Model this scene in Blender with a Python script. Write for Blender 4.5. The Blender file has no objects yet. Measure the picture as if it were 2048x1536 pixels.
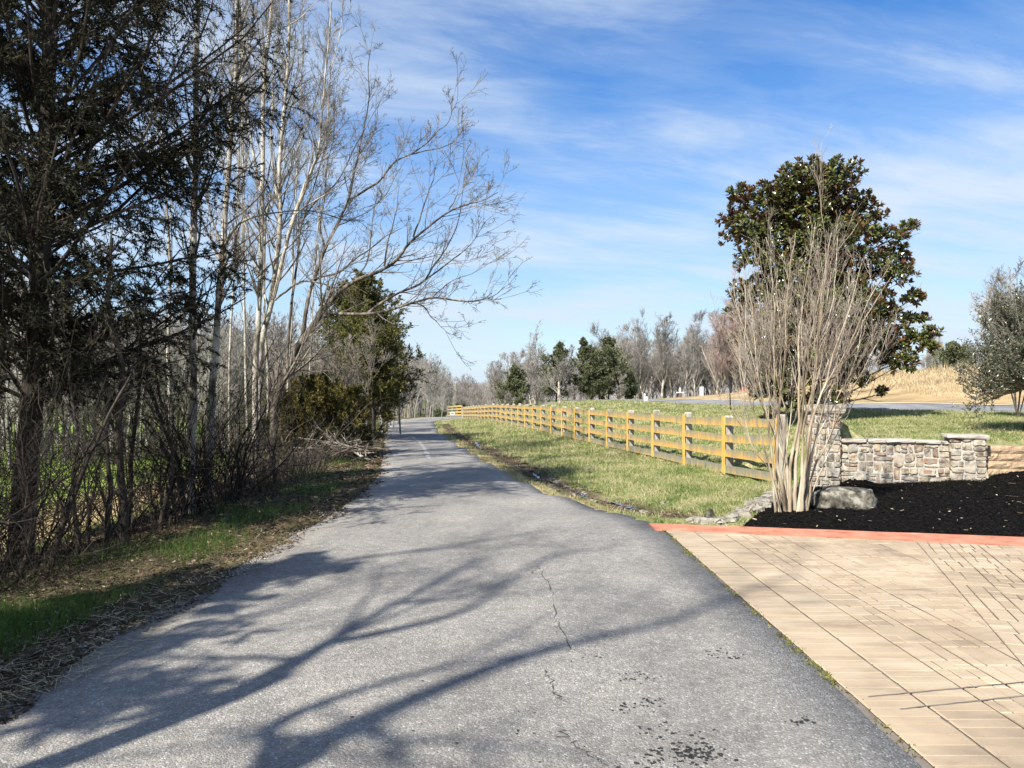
import bpy, math, random
import numpy as np
from mathutils import Vector
rng = np.random.default_rng(11)
random.seed(5)
SC = bpy.context.scene
COL = SC.collection
F, HZ, EYE = 1500.0, 790.0, 1.6          # focal length and horizon of the 2048 px photograph, eye height

def P(px, py, d):
    return np.array([(px-1024)/F*d, d, EYE+(HZ-py)/F*d])
def W(px, py, z=0.0):                      # pixel -> point on level z
    d = (EYE-z)*F/(py-HZ)
    return np.array([(px-1024)/F*d, d, z])
def nrm(v):
    return v/np.maximum(np.linalg.norm(v, axis=-1, keepdims=True), 1e-9)

# ------------------------------------------------------------------ objects
def tag(o, label=None, cat=None, group=None, kind=None):
    if label: o['label'] = label
    if cat: o['category'] = cat
    if group: o['group'] = group
    if kind: o['kind'] = kind
    return o
def thing(name, label, cat, loc=(0,0,0), rz=0.0, group=None, s=1.0):
    o = bpy.data.objects.new(name, None); COL.objects.link(o)
    o.location = tuple(float(a) for a in loc); o.rotation_euler = (0,0,float(rz)); o.scale = (s,s,s)
    o.empty_display_size = .2
    return tag(o, label, cat, group)
def dup(root, loc, rz, s, label, group=None):
    r = root.copy(); COL.objects.link(r)
    r.location = tuple(float(a) for a in loc); r.rotation_euler = (0,0,float(rz))
    r.scale = (s,s,s) if np.isscalar(s) else tuple(s)
    r['label'] = label
    if group: r['group'] = group
    for ch in list(root.children):
        c = ch.copy(); COL.objects.link(c); c.parent = r
        for g in ch.children:
            d = g.copy(); COL.objects.link(d); d.parent = c
    return r

class MB:
    def __init__(s): s.v=[]; s.f=[]; s.n=0; s.mi=[]
    def add(s, v, f, m=0):
        v = np.asarray(v, float).reshape(-1,3); f = np.asarray(f, int)
        if len(v)==0 or len(f)==0: return
        s.v.append(v); s.f.append(f+s.n); s.mi.append(np.full(len(f), m)); s.n += len(v)
    def box(s, c, sx, sy, sz, ax=None, ay=None, az=None, m=0, bev=0.0):
        ax = np.array([1,0,0.]) if ax is None else np.asarray(ax, float)
        ay = np.array([0,1,0.]) if ay is None else np.asarray(ay, float)
        az = np.array([0,0,1.]) if az is None else np.asarray(az, float)
        c = np.asarray(c, float)
        if bev <= 0:
            q = np.array([[i,j,k] for k in (-1,1) for j in (-1,1) for i in (-1,1)], float)*np.array([sx,sy,sz])/2
            s.add(c+q[:,:1]*ax+q[:,1:2]*ay+q[:,2:]*az, [[0,2,3,1],[4,5,7,6],[0,1,5,4],[2,6,7,3],[0,4,6,2],[1,3,7,5]], m)
        else:
            rings=[]
            for (k,e) in ((-1,bev),(-1+2*bev/sz,0),(1-2*bev/sz,0),(1,bev)):
                hx, hy = sx/2-e, sy/2-e; b = bev if e==0 else bev*.4
                rings.append([(hx,hy-b,k*sz/2),(hx-b,hy,k*sz/2),(-hx+b,hy,k*sz/2),(-hx,hy-b,k*sz/2),(-hx,-hy+b,k*sz/2),(-hx+b,-hy,k*sz/2),(hx-b,-hy,k*sz/2),(hx,-hy+b,k*sz/2)])
            q = np.array(rings).reshape(-1,3)
            f=[[r*8+i, r*8+(i+1)%8, r*8+8+(i+1)%8, r*8+8+i] for r in range(3) for i in range(8)]
            for o,fl in ((0,True),(24,False)):
                cap=[[o+0,o+1,o+2,o+3],[o+0,o+3,o+4,o+7],[o+4,o+5,o+6,o+7]]
                f += [x[::-1] if fl else x for x in cap]
            s.add(c+q[:,:1]*ax+q[:,1:2]*ay+q[:,2:]*az, f, m)
    def build(s, name, mats, parent=None, smooth=False, loc=None):
        me = bpy.data.meshes.new(name)
        if s.n:
            V = np.concatenate(s.v).astype(np.float32)
            me.vertices.add(len(V)); me.vertices.foreach_set('co', V.ravel())
            tot = np.concatenate([np.full(len(f), f.shape[1]) for f in s.f]).astype(np.int32)
            li = np.concatenate([f.ravel() for f in s.f]).astype(np.int32)
            me.loops.add(len(li)); me.loops.foreach_set('vertex_index', li)
            me.polygons.add(len(tot))
            me.polygons.foreach_set('loop_start', np.concatenate([[0],np.cumsum(tot)[:-1]]).astype(np.int32))
            me.polygons.foreach_set('loop_total', tot)
            me.polygons.foreach_set('material_index', np.concatenate(s.mi).astype(np.int32))
            me.polygons.foreach_set('use_smooth', np.full(len(tot), bool(smooth)))
            me.update(calc_edges=True)
        for m in (mats if isinstance(mats,(list,tuple)) else [mats]): me.materials.append(m)
        o = bpy.data.objects.new(name, me); COL.objects.link(o)
        if parent is not None: o.parent = parent
        if loc is not None: o.location = tuple(float(a) for a in loc)
        return o

# ------------------------------------------------------------------ tubes, growth, leaves
def tubes(mb, Pt, R, n=3, m=0):
    N,K,_ = Pt.shape
    if N==0: return
    T = np.empty_like(Pt); T[:,1:-1]=Pt[:,2:]-Pt[:,:-2]; T[:,0]=Pt[:,1]-Pt[:,0]; T[:,-1]=Pt[:,-1]-Pt[:,-2]
    T = nrm(T)
    mean = nrm(T.mean(1)); ref = np.where(np.abs(mean[:,2:])>.75, np.array([[1.,.13,0]]), np.array([[0,.1,1.]]))
    U = nrm(np.cross(T, ref[:,None,:])); V = np.cross(T,U)
    a = np.arange(n)*2*math.pi/n
    ring = Pt[:,:,None,:] + R[:,:,None,None]*(np.cos(a)[:,None]*U[:,:,None,:]+np.sin(a)[:,None]*V[:,:,None,:])
    base = (np.arange(N)*K*n)[:,None,None] + (np.arange(K-1)*n)[None,:,None] + np.arange(n)[None,None,:]
    nx = (np.arange(N)*K*n)[:,None,None] + (np.arange(K-1)*n)[None,:,None] + ((np.arange(n)+1)%n)[None,None,:]
    mb.add(ring, np.stack([base,nx,nx+n,base+n],-1).reshape(-1,4), m)
def catmull(pts, K):
    p = np.asarray(pts,float); p = np.vstack([2*p[0]-p[1], p, 2*p[-1]-p[-2]])
    n = len(p)-3; t = np.linspace(0,n-1e-6,K); i=t.astype(int); u=(t-i)[:,None]
    a,b,c,d = p[i],p[i+1],p[i+2],p[i+3]
    return .5*((2*b)+(-a+c)*u+(2*a-5*b+4*c-d)*u**2+(-a+3*b-3*c+d)*u**3)
def walk(p0, d0, L, K, wig, trop=(0,0,0), drift=0.0):
    N=len(p0); out=np.empty((N,K,3)); out[:,0]=p0; d=nrm(d0); st=(np.asarray(L).reshape(-1,1)/(K-1))
    tr=np.asarray(trop,float)
    for k in range(1,K):
        d = nrm(d+wig*rng.normal(size=(N,3))+tr)
        out[:,k]=out[:,k-1]+d*st
    return out
def plen(Pt): return np.linalg.norm(np.diff(Pt,axis=1),axis=2).sum(1)
def spawn(Pt, R, n, K, ang=(.5,1.0), lf=(.3,.6), tr=(.15,1.0), rf=.55, wig=.15, trop=(0,0,.05), rtip=.3, taper=.6, rmin=.002, lmax=9, lmin=.05):
    N,KP,_ = Pt.shape
    if np.isscalar(n): idx = np.repeat(np.arange(N), int(n))
    else:
        n = np.asarray(n); fl = np.floor(n).astype(int)+(rng.random(N)<(n-np.floor(n))); idx = np.repeat(np.arange(N), fl)
    M=len(idx)
    if M==0: return np.zeros((0,K,3)), np.zeros((0,K))
    t = rng.uniform(tr[0],tr[1],M); f=t*(KP-1); i=np.minimum(f.astype(int),KP-2); u=(f-i)[:,None]
    p = Pt[idx,i]*(1-u)+Pt[idx,i+1]*u; T = nrm(Pt[idx,i+1]-Pt[idx,i])
    r0 = (R[idx,i]*(1-u[:,0])+R[idx,i+1]*u[:,0])*rf
    az = nrm(np.cross(T, rng.normal(size=(M,3)))); a = rng.uniform(ang[0],ang[1],M)[:,None]
    d = T*np.cos(a)+az*np.sin(a)
    L = np.clip(plen(Pt)[idx]*rng.uniform(lf[0],lf[1],M)*(1-taper*t), lmin, lmax)
    C = walk(p,d,L,K,wig,trop)
    RR = np.maximum(r0[:,None]*np.linspace(1,rtip,K)[None,:], rmin)
    return C, RR
def quads(mb, p, d, l, w, m=0, up=None, fold=0.0):
    # leaf / needle cards: a diamond with its widest point in the middle
    N=len(p)
    if N==0: return
    d=nrm(d); s = nrm(np.cross(d, rng.normal(size=(N,3)) if up is None else up)); l=np.asarray(l).reshape(-1,1); w=np.asarray(w).reshape(-1,1)
    nn = np.cross(s,d)
    a=p; b=p+d*l*.5+s*w*.5+nn*w*fold; c=p+d*l; e=p+d*l*.5-s*w*.5+nn*w*fold
    i=np.arange(N)*4
    if fold: mb.add(np.stack([a,b,c,e],1), np.concatenate([np.stack([i,i+1,i+2],1),np.stack([i,i+2,i+3],1)]), m)
    else: mb.add(np.stack([a,b,c,e],1), np.stack([i,i+1,i+2,i+3],1), m)
def blades(mb, p, h, w, lean=.35, m=0):
    N=len(p)
    if N==0: return
    a=rng.uniform(0,2*math.pi,N); s=np.stack([np.cos(a),np.sin(a),0*a],1)
    b=rng.uniform(0,2*math.pi,N); t=np.stack([np.cos(b),np.sin(b),0*b],1)*(np.abs(rng.normal(size=N))*lean)[:,None]
    h=np.asarray(h).reshape(-1,1); w=np.asarray(w).reshape(-1,1)
    i=np.arange(N)*3
    mb.add(np.stack([p-s*w/2,p+s*w/2,p+(t+np.array([0,0,1.]))*h],1), np.stack([i,i+1,i+2],1), m)

# ------------------------------------------------------------------ materials
def NT(name):
    m=bpy.data.materials.new(name); m.use_nodes=True; nt=m.node_tree; b=nt.nodes['Principled BSDF']
    return m,nt,b
def nd(nt, t, **kw):
    n=nt.nodes.new(t)
    for k,v in kw.items():
        if k.startswith('i_'): n.inputs[k[2:].replace('_',' ')].default_value=v
        else: setattr(n,k,v)
    return n
def ramp(nt, fac, cols):
    r=nt.nodes.new('ShaderNodeValToRGB'); e=r.color_ramp.elements
    while len(e)<len(cols): e.new(.5)
    for k,(p,c) in enumerate(cols): e[k].position=p; e[k].color=(c[0],c[1],c[2],1)
    nt.links.new(fac, r.inputs[0]); return r.outputs[0]
def noise(nt, co, scale, detail=5, rough=.6, dist=0.0, stretch=None):
    if stretch is not None:
        mp=nd(nt,'ShaderNodeMapping'); mp.inputs['Scale'].default_value=stretch; nt.links.new(co,mp.inputs[0]); co=mp.outputs[0]
    n=nd(nt,'ShaderNodeTexNoise'); n.inputs['Scale'].default_value=scale; n.inputs['Detail'].default_value=detail
    n.inputs['Roughness'].default_value=rough; n.inputs['Distortion'].default_value=dist
    nt.links.new(co,n.inputs['Vector']); return n.outputs['Fac']
def math2(nt, op, a, b):
    n=nd(nt,'ShaderNodeMath',operation=op)
    for i,x in enumerate((a,b)):
        if isinstance(x,(int,float)): n.inputs[i].default_value=x
        else: nt.links.new(x,n.inputs[i])
    return n.outputs[0]
def mixc(nt, f, a, b, mode='MIX'):
    n=nd(nt,'ShaderNodeMix',data_type='RGBA',blend_type=mode)
    for s,x in ((0,f),(6,a),(7,b)):
        if isinstance(x,(int,float)): n.inputs[s].default_value=x
        elif isinstance(x,tuple): n.inputs[s].default_value=(*x,1)
        else: nt.links.new(x,n.inputs[s])
    return n.outputs[2]
def bump(nt,b,h,strength,dist=.02):
    n=nd(nt,'ShaderNodeBump'); n.inputs['Strength'].default_value=strength; n.inputs['Distance'].default_value=dist
    nt.links.new(h,n.inputs['Height']); nt.links.new(n.outputs[0],b.inputs['Normal'])
def simple(name, cols, scale=4, rough=.8, bmp=0, bscale=40, island=0.0, stretch=None, spec=.3, detail=5, trans=0.0, back=None, coord='Object'):
    m,nt,b=NT(name); co=nd(nt,'ShaderNodeTexCoord').outputs[coord]
    f=noise(nt,co,scale,detail,stretch=stretch)
    f=math2(nt,'ADD',math2(nt,'MULTIPLY',math2(nt,'SUBTRACT',f,.5),1.7),.5)
    if island:
        g=nd(nt,'ShaderNodeNewGeometry').outputs['Random Per Island']
        f=math2(nt,'ADD',math2(nt,'MULTIPLY',f,1-island),math2(nt,'MULTIPLY',g,island))
    c=ramp(nt,f,cols)
    if back:
        bf=nd(nt,'ShaderNodeNewGeometry').outputs['Backfacing']; c=mixc(nt,bf,c,back)
    nt.links.new(c,b.inputs['Base Color']); b.inputs['Roughness'].default_value=rough
    b.inputs['Specular IOR Level'].default_value=spec
    if bmp: bump(nt,b,noise(nt,co,bscale,6,stretch=stretch),bmp)
    if trans:
        t=nd(nt,'ShaderNodeBsdfTranslucent'); nt.links.new(c,t.inputs[0]); mx=nd(nt,'ShaderNodeMixShader'); mx.inputs[0].default_value=trans
        nt.links.new(b.outputs[0],mx.inputs[1]); nt.links.new(t.outputs[0],mx.inputs[2])
        nt.links.new(mx.outputs[0],nt.nodes['Material Output'].inputs[0])
    return m
M={}
M['bark_pale']=simple('bark_pale',[(.28,(.06,.05,.04)),(.42,(.2,.175,.14)),(.54,(.38,.345,.285)),(.75,(.5,.465,.4))],6,.9,.7,25,stretch=(1,1,.35),detail=9)
M['bark_grey']=simple('bark_grey',[(.3,(.025,.02,.016)),(.5,(.085,.07,.054)),(.78,(.23,.20,.165))],7,.9,.7,25,stretch=(1,1,.3),detail=9)
M['bark_dark']=simple('bark_dark',[(.2,(.018,.014,.011)),(.6,(.05,.04,.031)),(.9,(.11,.094,.075))],4,.95,.5,25,stretch=(1,1,.4))
M['twig_dark']=simple('twig_dark',[(.2,(.018,.014,.012)),(.6,(.045,.036,.029)),(.92,(.15,.128,.105))],2,.9)
M['twig_grey']=simple('twig_grey',[(.2,(.08,.065,.052)),(.6,(.19,.165,.135)),(.9,(.33,.295,.25))],2,.9)
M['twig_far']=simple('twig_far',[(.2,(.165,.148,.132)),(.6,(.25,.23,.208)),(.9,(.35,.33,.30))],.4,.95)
M['twig_pink']=simple('twig_pink',[(.2,(.22,.15,.13)),(.6,(.32,.23,.20)),(.9,(.40,.31,.28))],.4,.95)
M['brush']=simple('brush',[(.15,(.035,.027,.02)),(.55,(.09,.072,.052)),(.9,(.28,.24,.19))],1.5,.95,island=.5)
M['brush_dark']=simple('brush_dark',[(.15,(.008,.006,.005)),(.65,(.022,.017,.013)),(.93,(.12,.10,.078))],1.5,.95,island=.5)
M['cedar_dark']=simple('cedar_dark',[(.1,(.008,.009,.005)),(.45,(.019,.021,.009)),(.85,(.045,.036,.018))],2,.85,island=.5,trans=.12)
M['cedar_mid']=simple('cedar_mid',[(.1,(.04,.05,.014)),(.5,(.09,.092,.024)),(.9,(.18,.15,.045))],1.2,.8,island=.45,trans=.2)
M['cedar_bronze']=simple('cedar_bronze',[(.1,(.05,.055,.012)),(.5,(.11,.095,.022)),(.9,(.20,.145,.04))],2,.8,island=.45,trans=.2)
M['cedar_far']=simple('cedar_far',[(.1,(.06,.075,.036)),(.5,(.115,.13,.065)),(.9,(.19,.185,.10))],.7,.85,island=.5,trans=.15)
M['magnolia']=simple('magnolia_leaf',[(.12,(.022,.032,.009)),(.5,(.055,.068,.017)),(.82,(.12,.13,.035)),(.97,(.30,.25,.06))],1.5,.24,island=.75,spec=.6,back=(.17,.085,.045))
M['holly']=simple('holly_leaf',[(.1,(.025,.034,.018)),(.5,(.055,.066,.034)),(.9,(.15,.155,.09))],1.5,.3,island=.6,spec=.5)
M['myrtle']=simple('myrtle_bark',[(.25,(.10,.075,.05)),(.4,(.27,.215,.145)),(.54,(.42,.36,.265)),(.75,(.56,.51,.42))],4,.75,.3,12,stretch=(1.5,1.5,.3),island=.3)
M['myrtle_twig']=simple('myrtle_twig',[(.2,(.16,.125,.095)),(.55,(.31,.26,.205)),(.9,(.48,.43,.36))],2,.85,island=.4)
M['blade']=simple('grass_blade',[(.2,(.05,.10,.018)),(.36,(.12,.19,.04)),(.47,(.22,.26,.075)),(.56,(.40,.355,.19)),(.75,(.5,.44,.27))],1.1,.75,island=.4,trans=.3,detail=8)
M['blade_green']=simple('grass_blade_green',[(.15,(.04,.085,.012)),(.6,(.09,.175,.026)),(.9,(.19,.27,.06))],1.2,.7,island=.5,trans=.35)
M['straw']=simple('dry_straw',[(.15,(.22,.16,.09)),(.5,(.42,.33,.19)),(.85,(.60,.50,.32))],1.5,.9,island=.6)
M['bank_straw']=simple('bank_straw',[(.2,(.22,.16,.085)),(.5,(.36,.285,.165)),(.8,(.50,.42,.275))],.3,.9,island=.5)
M['litter']=simple('leaf_litter',[(.1,(.025,.016,.01)),(.5,(.075,.046,.028)),(.8,(.17,.115,.07)),(.97,(.42,.34,.25))],2,.9,island=.8)
M['gravel']=simple('gravel',[(.1,(.10,.095,.085)),(.55,(.2,.19,.17)),(.9,(.42,.41,.38))],3,.9,island=.8)
M['chip']=simple('mulch_chip',[(.1,(.004,.004,.004)),(.7,(.010,.009,.008)),(.93,(.026,.022,.018))],6,.95,island=.8,spec=.08)
M['chip_pale']=simple('mulch_pale',[(.1,(.14,.1,.06)),(.6,(.36,.29,.2)),(.9,(.6,.52,.4))],6,.9,island=.8)
M['mulch']=simple('mulch_bed',[(.3,(.003,.003,.003)),(.7,(.010,.009,.008))],22,.95,1.0,60,spec=.05)
def m_stone():
    m,nt,b=NT('wall_stone'); co=nd(nt,'ShaderNodeTexCoord').outputs['Object']; g=nd(nt,'ShaderNodeNewGeometry').outputs['Random Per Island']
    base=ramp(nt,g,[(0,(.24,.145,.095)),(.08,(.36,.31,.23)),(.32,(.31,.285,.24)),(.5,(.42,.37,.28)),(.68,(.255,.245,.225)),(.82,(.36,.28,.185)),(.9,(.18,.165,.155)),(1,(.31,.185,.11))])
    st=ramp(nt,noise(nt,co,7,9,.68,dist=.5),[(.36,(.26,.24,.23)),(.47,(.78,.76,.73)),(.6,(1.06,1.05,1.03))])
    c=mixc(nt,1.0,base,st,'MULTIPLY'); nt.links.new(c,b.inputs['Base Color']); b.inputs['Roughness'].default_value=.92
    bump(nt,b,noise(nt,co,24,8,.7),.6,.015); return m
M['stone']=m_stone()
M['mortar']=simple('mortar',[(.2,(.28,.26,.225)),(.7,(.44,.415,.365))],14,.95,.4,60)
M['cap']=simple('cap_stone',[(.2,(.19,.13,.095)),(.38,(.30,.265,.22)),(.56,(.43,.39,.33)),(.85,(.24,.215,.19))],5,.9,.5,24,island=.4)
M['block']=simple('block',[(.15,(.21,.14,.085)),(.5,(.34,.245,.155)),(.85,(.46,.35,.23))],18,.95,.9,35,island=.3)
M['rock']=simple('boulder',[(.3,(.022,.02,.016)),(.42,(.07,.062,.048)),(.56,(.125,.113,.088)),(.72,(.25,.235,.195))],9,.92,.8,16,detail=11)
M['edgestone']=simple('edge_stone',[(.2,(.12,.105,.085)),(.5,(.25,.225,.185)),(.85,(.40,.375,.33))],8,.9,.4,30,island=.5)
M['postwood']=simple('post_wood',[(.2,(.2,.175,.135)),(.5,(.36,.32,.26)),(.85,(.5,.47,.4))],5,.9,.3,40,stretch=(4,4,.5))
M['batten']=simple('batten_wood',[(.2,(.38,.22,.055)),(.45,(.56,.35,.085)),(.8,(.64,.43,.13))],6,.7,.15,30,stretch=(5,5,.5))
M['white']=simple('white_paint',[(.2,(.68,.68,.67)),(.8,(.82,.82,.80))],5,.5)
M['red']=simple('red_paint',[(.2,(.50,.015,.015)),(.8,(.66,.03,.028))],4,.4)
M['brownpost']=simple('brown_post',[(.2,(.14,.07,.035)),(.8,(.24,.12,.06))],6,.8)
M['band']=simple('red_band',[(.15,(.30,.11,.066)),(.45,(.44,.175,.105)),(.7,(.51,.22,.14)),(.9,(.55,.29,.2))],4.5,.85,.25,60,detail=8)
M['orange']=simple('orange_board',[(.2,(.62,.24,.1)),(.8,(.7,.32,.16))],4,.6)
M['moss']=simple('moss',[(.15,(.05,.045,.015)),(.5,(.12,.13,.03)),(.9,(.22,.21,.07))],9,.95,island=.6)
M['stain']=simple('tar_speck',[(.2,(.018,.018,.018)),(.8,(.04,.04,.038))],20,.9)
M['crack']=simple('crack_line',[(.2,(.03,.03,.03)),(.8,(.07,.07,.065))],20,.95)
M['linepaint']=simple('worn_paint',[(.35,(.24,.235,.225)),(.55,(.32,.31,.30)),(.75,(.46,.45,.43))],6,.8,detail=8)
M['hill']=simple('hill_wood',[(.2,(.15,.135,.13)),(.5,(.21,.19,.175)),(.8,(.27,.245,.225))],.08,.95,.8,.3,detail=9)
M['yellow_leaf']=simple('yellow_leaf',[(.2,(.35,.30,.03)),(.8,(.55,.5,.08))],3,.6,trans=.3)
def m_asphalt(name, lo, hi, warm=(1,1,1)):
    m,nt,b=NT(name); co=nd(nt,'ShaderNodeTexCoord').outputs['Object']
    v=nd(nt,'ShaderNodeTexVoronoi'); v.inputs['Scale'].default_value=115; nt.links.new(co,v.inputs['Vector'])
    sp=nd(nt,'ShaderNodeSeparateColor'); nt.links.new(v.outputs['Color'],sp.inputs[0])
    st=ramp(nt,sp.outputs[0],[(0,tuple(lo*a for a in warm)),(.55,tuple((lo*.55+hi*.45)*a for a in warm)),(.93,tuple(hi*a for a in warm)),(1,(hi*1.5,hi*1.5,hi*1.45))])
    big=ramp(nt,noise(nt,co,.7,7,.65),[(.3,(.66,.66,.66)),(.5,(.98,.98,.98)),(.7,(1.18,1.17,1.14))])
    fine=ramp(nt,noise(nt,co,14,6,.75),[(.3,(.72,.72,.72)),(.6,(1.1,1.1,1.1))])
    c=mixc(nt,1.0,mixc(nt,1.0,st,big,'MULTIPLY'),fine,'MULTIPLY')
    strk=ramp(nt,noise(nt,co,.55,5,.6,stretch=(1.6,.22,1)),[(.33,(.78,.78,.79)),(.5,(.98,.98,.97)),(.66,(1.10,1.09,1.07))])
    c=mixc(nt,1.0,c,strk,'MULTIPLY')
    nt.links.new(c,b.inputs['Base Color']); b.inputs['Roughness'].default_value=.82; b.inputs['Specular IOR Level'].default_value=.35
    h=math2(nt,'ADD',math2(nt,'MULTIPLY',v.outputs['Distance'],-.7),noise(nt,co,60,5,.7))
    bump(nt,b,h,.8,.008); return m
M['asphalt']=m_asphalt('asphalt',.185,.325,(1.0,.94,.845))
M['asphalt2']=m_asphalt('asphalt_drive',.17,.26)
def m_paver():
    m,nt,b=NT('stamped_concrete'); co=nd(nt,'ShaderNodeTexCoord').outputs['Object']
    g=nd(nt,'ShaderNodeNewGeometry').outputs['Random Per Island']
    n1=noise(nt,co,1.1,7,.6); f=math2(nt,'ADD',math2(nt,'MULTIPLY',g,.16),math2(nt,'MULTIPLY',n1,.9))
    c=ramp(nt,f,[(.28,(.25,.19,.13)),(.5,(.37,.287,.19)),(.7,(.435,.35,.243)),(.9,(.53,.46,.355))])
    st=ramp(nt,noise(nt,co,2.6,9,.72,stretch=(.5,1.6,1)),[(.32,(.70,.68,.66)),(.5,(1.0,1.0,1.0)),(.65,(1.08,1.07,1.06))])
    c=mixc(nt,1.0,c,st,'MULTIPLY')
    wn=ramp(nt,noise(nt,co,.9,6,.7,stretch=(.7,1.5,1)),[(.66,(0,0,0)),(.73,(1,1,1))])
    c=mixc(nt,math2(nt,'MULTIPLY',wn,.55),c,(.66,.61,.53))
    nt.links.new(c,b.inputs['Base Color']); b.inputs['Roughness'].default_value=.75
    bump(nt,b,noise(nt,co,45,6,.7,stretch=(1,2.5,1)),.35,.008); return m
M['paver']=m_paver()
M['joint']=simple('paver_joint',[(.2,(.11,.095,.085)),(.8,(.21,.18,.15))],6,.95)
def m_rail(name, grey):
    m,nt,b=NT(name); co=nd(nt,'ShaderNodeTexCoord').outputs['Object']
    gen=nd(nt,'ShaderNodeTexCoord').outputs['UV']
    sp=nd(nt,'ShaderNodeSeparateXYZ'); nt.links.new(gen,sp.inputs[0])
    streak=noise(nt,co,3.2,6,.65,stretch=(3,2.2,.5)); patch=noise(nt,co,.9,4,.6)
    f=math2(nt,'ADD',math2(nt,'MULTIPLY',sp.outputs[1],.55),math2(nt,'ADD',math2(nt,'SUBTRACT',math2(nt,'MULTIPLY',streak,1.9),.5),math2(nt,'MULTIPLY',patch,.55)))
    c=ramp(nt,math2(nt,'ADD',math2(nt,'MULTIPLY',f,.62),grey),[(.30,(.57,.35,.09)),(.42,(.49,.30,.09)),(.54,(.37,.26,.115)),(.66,(.27,.235,.14)),(.85,(.2,.19,.145))])
    nt.links.new(c,b.inputs['Base Color']); b.inputs['Roughness'].default_value=.8
    bump(nt,b,noise(nt,co,30,6,.6,stretch=(.4,.4,4)),.2,.01); return m
M['rail']=m_rail('rail_wood',-.085); M['rail_low']=m_rail('rail_wood_weathered',.1)
def m_ground():
    m,nt,b=NT('ground_cover'); co=nd(nt,'ShaderNodeTexCoord').outputs['Object']
    at=nd(nt,'ShaderNodeAttribute',attribute_name='cover'); sp=nd(nt,'ShaderNodeSeparateColor'); nt.links.new(at.outputs['Color'],sp.inputs[0])
    n=noise(nt,co,.85,10,.72,dist=.4); fine=noise(nt,co,9,8,.78)
    mix=math2(nt,'ADD',math2(nt,'MULTIPLY',n,.72),math2(nt,'SUBTRACT',math2(nt,'MULTIPLY',fine,.62),.17))
    lawn=ramp(nt,mix,[(.34,(.06,.095,.025)),(.43,(.13,.17,.048)),(.5,(.22,.23,.085)),(.56,(.37,.325,.18)),(.68,(.46,.40,.25))])
    dirt=ramp(nt,math2(nt,'ADD',math2(nt,'MULTIPLY',n,.5),math2(nt,'MULTIPLY',fine,.5)),[(.3,(.03,.022,.014)),(.5,(.085,.06,.038)),(.7,(.2,.15,.1))])
    tan=ramp(nt,math2(nt,'ADD',math2(nt,'MULTIPLY',noise(nt,co,.55,8,.65,stretch=(.22,1,1),dist=.3),.8),math2(nt,'MULTIPLY',fine,.25)),[(.36,(.16,.115,.07)),(.45,(.27,.195,.11)),(.53,(.37,.265,.135)),(.62,(.43,.33,.195)),(.75,(.5,.42,.28))])
    field=ramp(nt,noise(nt,co,.25,6,.6),[(.3,(.13,.21,.03)),(.55,(.21,.31,.05)),(.75,(.36,.37,.12))])
    c=mixc(nt,sp.outputs[0],field,lawn); c=mixc(nt,sp.outputs[1],c,dirt); c=mixc(nt,sp.outputs[2],c,tan)
    nt.links.new(c,b.inputs['Base Color']); b.inputs['Roughness'].default_value=.95; b.inputs['Specular IOR Level'].default_value=.1
    bump(nt,b,noise(nt,co,20,6,.7),.7,.05); return m
M['ground']=m_ground()
def m_water():
    m,nt,b=NT('ditch_water'); b.inputs['Base Color'].default_value=(.07,.065,.05,1); b.inputs['Roughness'].default_value=.16
    co=nd(nt,'ShaderNodeTexCoord').outputs['Object']; bump(nt,b,noise(nt,co,9,3),.12,.02); return m
M['water']=m_water()

# ------------------------------------------------------------------ terrain
def zr(Y):
    return np.interp(Y,[-60,8.5,11,14,53,62,75,90,140],[0,0,-.022,-.058,-.53,-.68,-.86,-.95,-1.5])
YE=[-30,-10,0,4,7,9.2,10.95,13.1,16.2,20,23.3,30,39,46,52,60,68,76]
XLt=[-2.5,-2.7,-2.7,-2.65,-2.5,-2.42,-2.45,-2.52,-2.85,-3.45,-4.0,-5.1,-6.6,-7.6,-8.5,-10,-10.9,-11.1]
XRt=[1.79,1.79,1.79,1.79,1.79,1.82,1.22,.52,-.08,-.72,-1.25,-2.3,-3.75,-4.6,-5.3,-6.3,-6.9,-6.9]
_yd=np.arange(-30,80,.25); _g=np.exp(-np.linspace(-2,2,9)**2); _g/=_g.sum()
def _smooth(t):
    v=np.interp(_yd,YE,t); return np.convolve(np.pad(v,4,mode='edge'),_g,'valid')
_xl,_xr=_smooth(XLt),_smooth(XRt)
def XL(y): return np.interp(y,_yd,_xl)
def XR(y): return np.interp(y,_yd,_xr)
FY=np.array([14.2,16.4,25.4,36.6,45,54.5,62,76.9]); FZ=np.array([-.09,-.15,-.195,-.19,-.26,-.36,-.56,-.93])
def fx(y): return 5.03-.16*(np.asarray(y)-14.2)
def fz(y): return np.interp(y,FY,FZ)
ctl=[]
for y in [-60,-30,-15,-8,-4,0,2,4,6,8,10,12,14,16.6,19,22,25,30,37,45,52,60,68,76]:
    z=float(zr(y))
    ctl += [(XL(y),y,z),(XR(y),y,z),((XL(y)+XR(y))/2,y,z+.015),(XL(y)-.7,y,z-.01),(XL(y)-1.7,y,z-.06),(XL(y)-3.4,y,z-.42),(XL(y)-6,y,z-.95)]
    ctl += [(XL(y)-12,y,z-1.35),(XL(y)-28,y,-1.9)]
for y in [10.5,11.5,13,15,17,20,24,28,33,38,44,50]:
    z=float(zr(y)); k=min(1,(y-9.5)/3)
    ctl += [(XR(y)+.65,y,z-.20*k),(XR(y)+.95,y,z-.22*k),(XR(y)+1.6,y,z-.1*k+(.0))]
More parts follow.
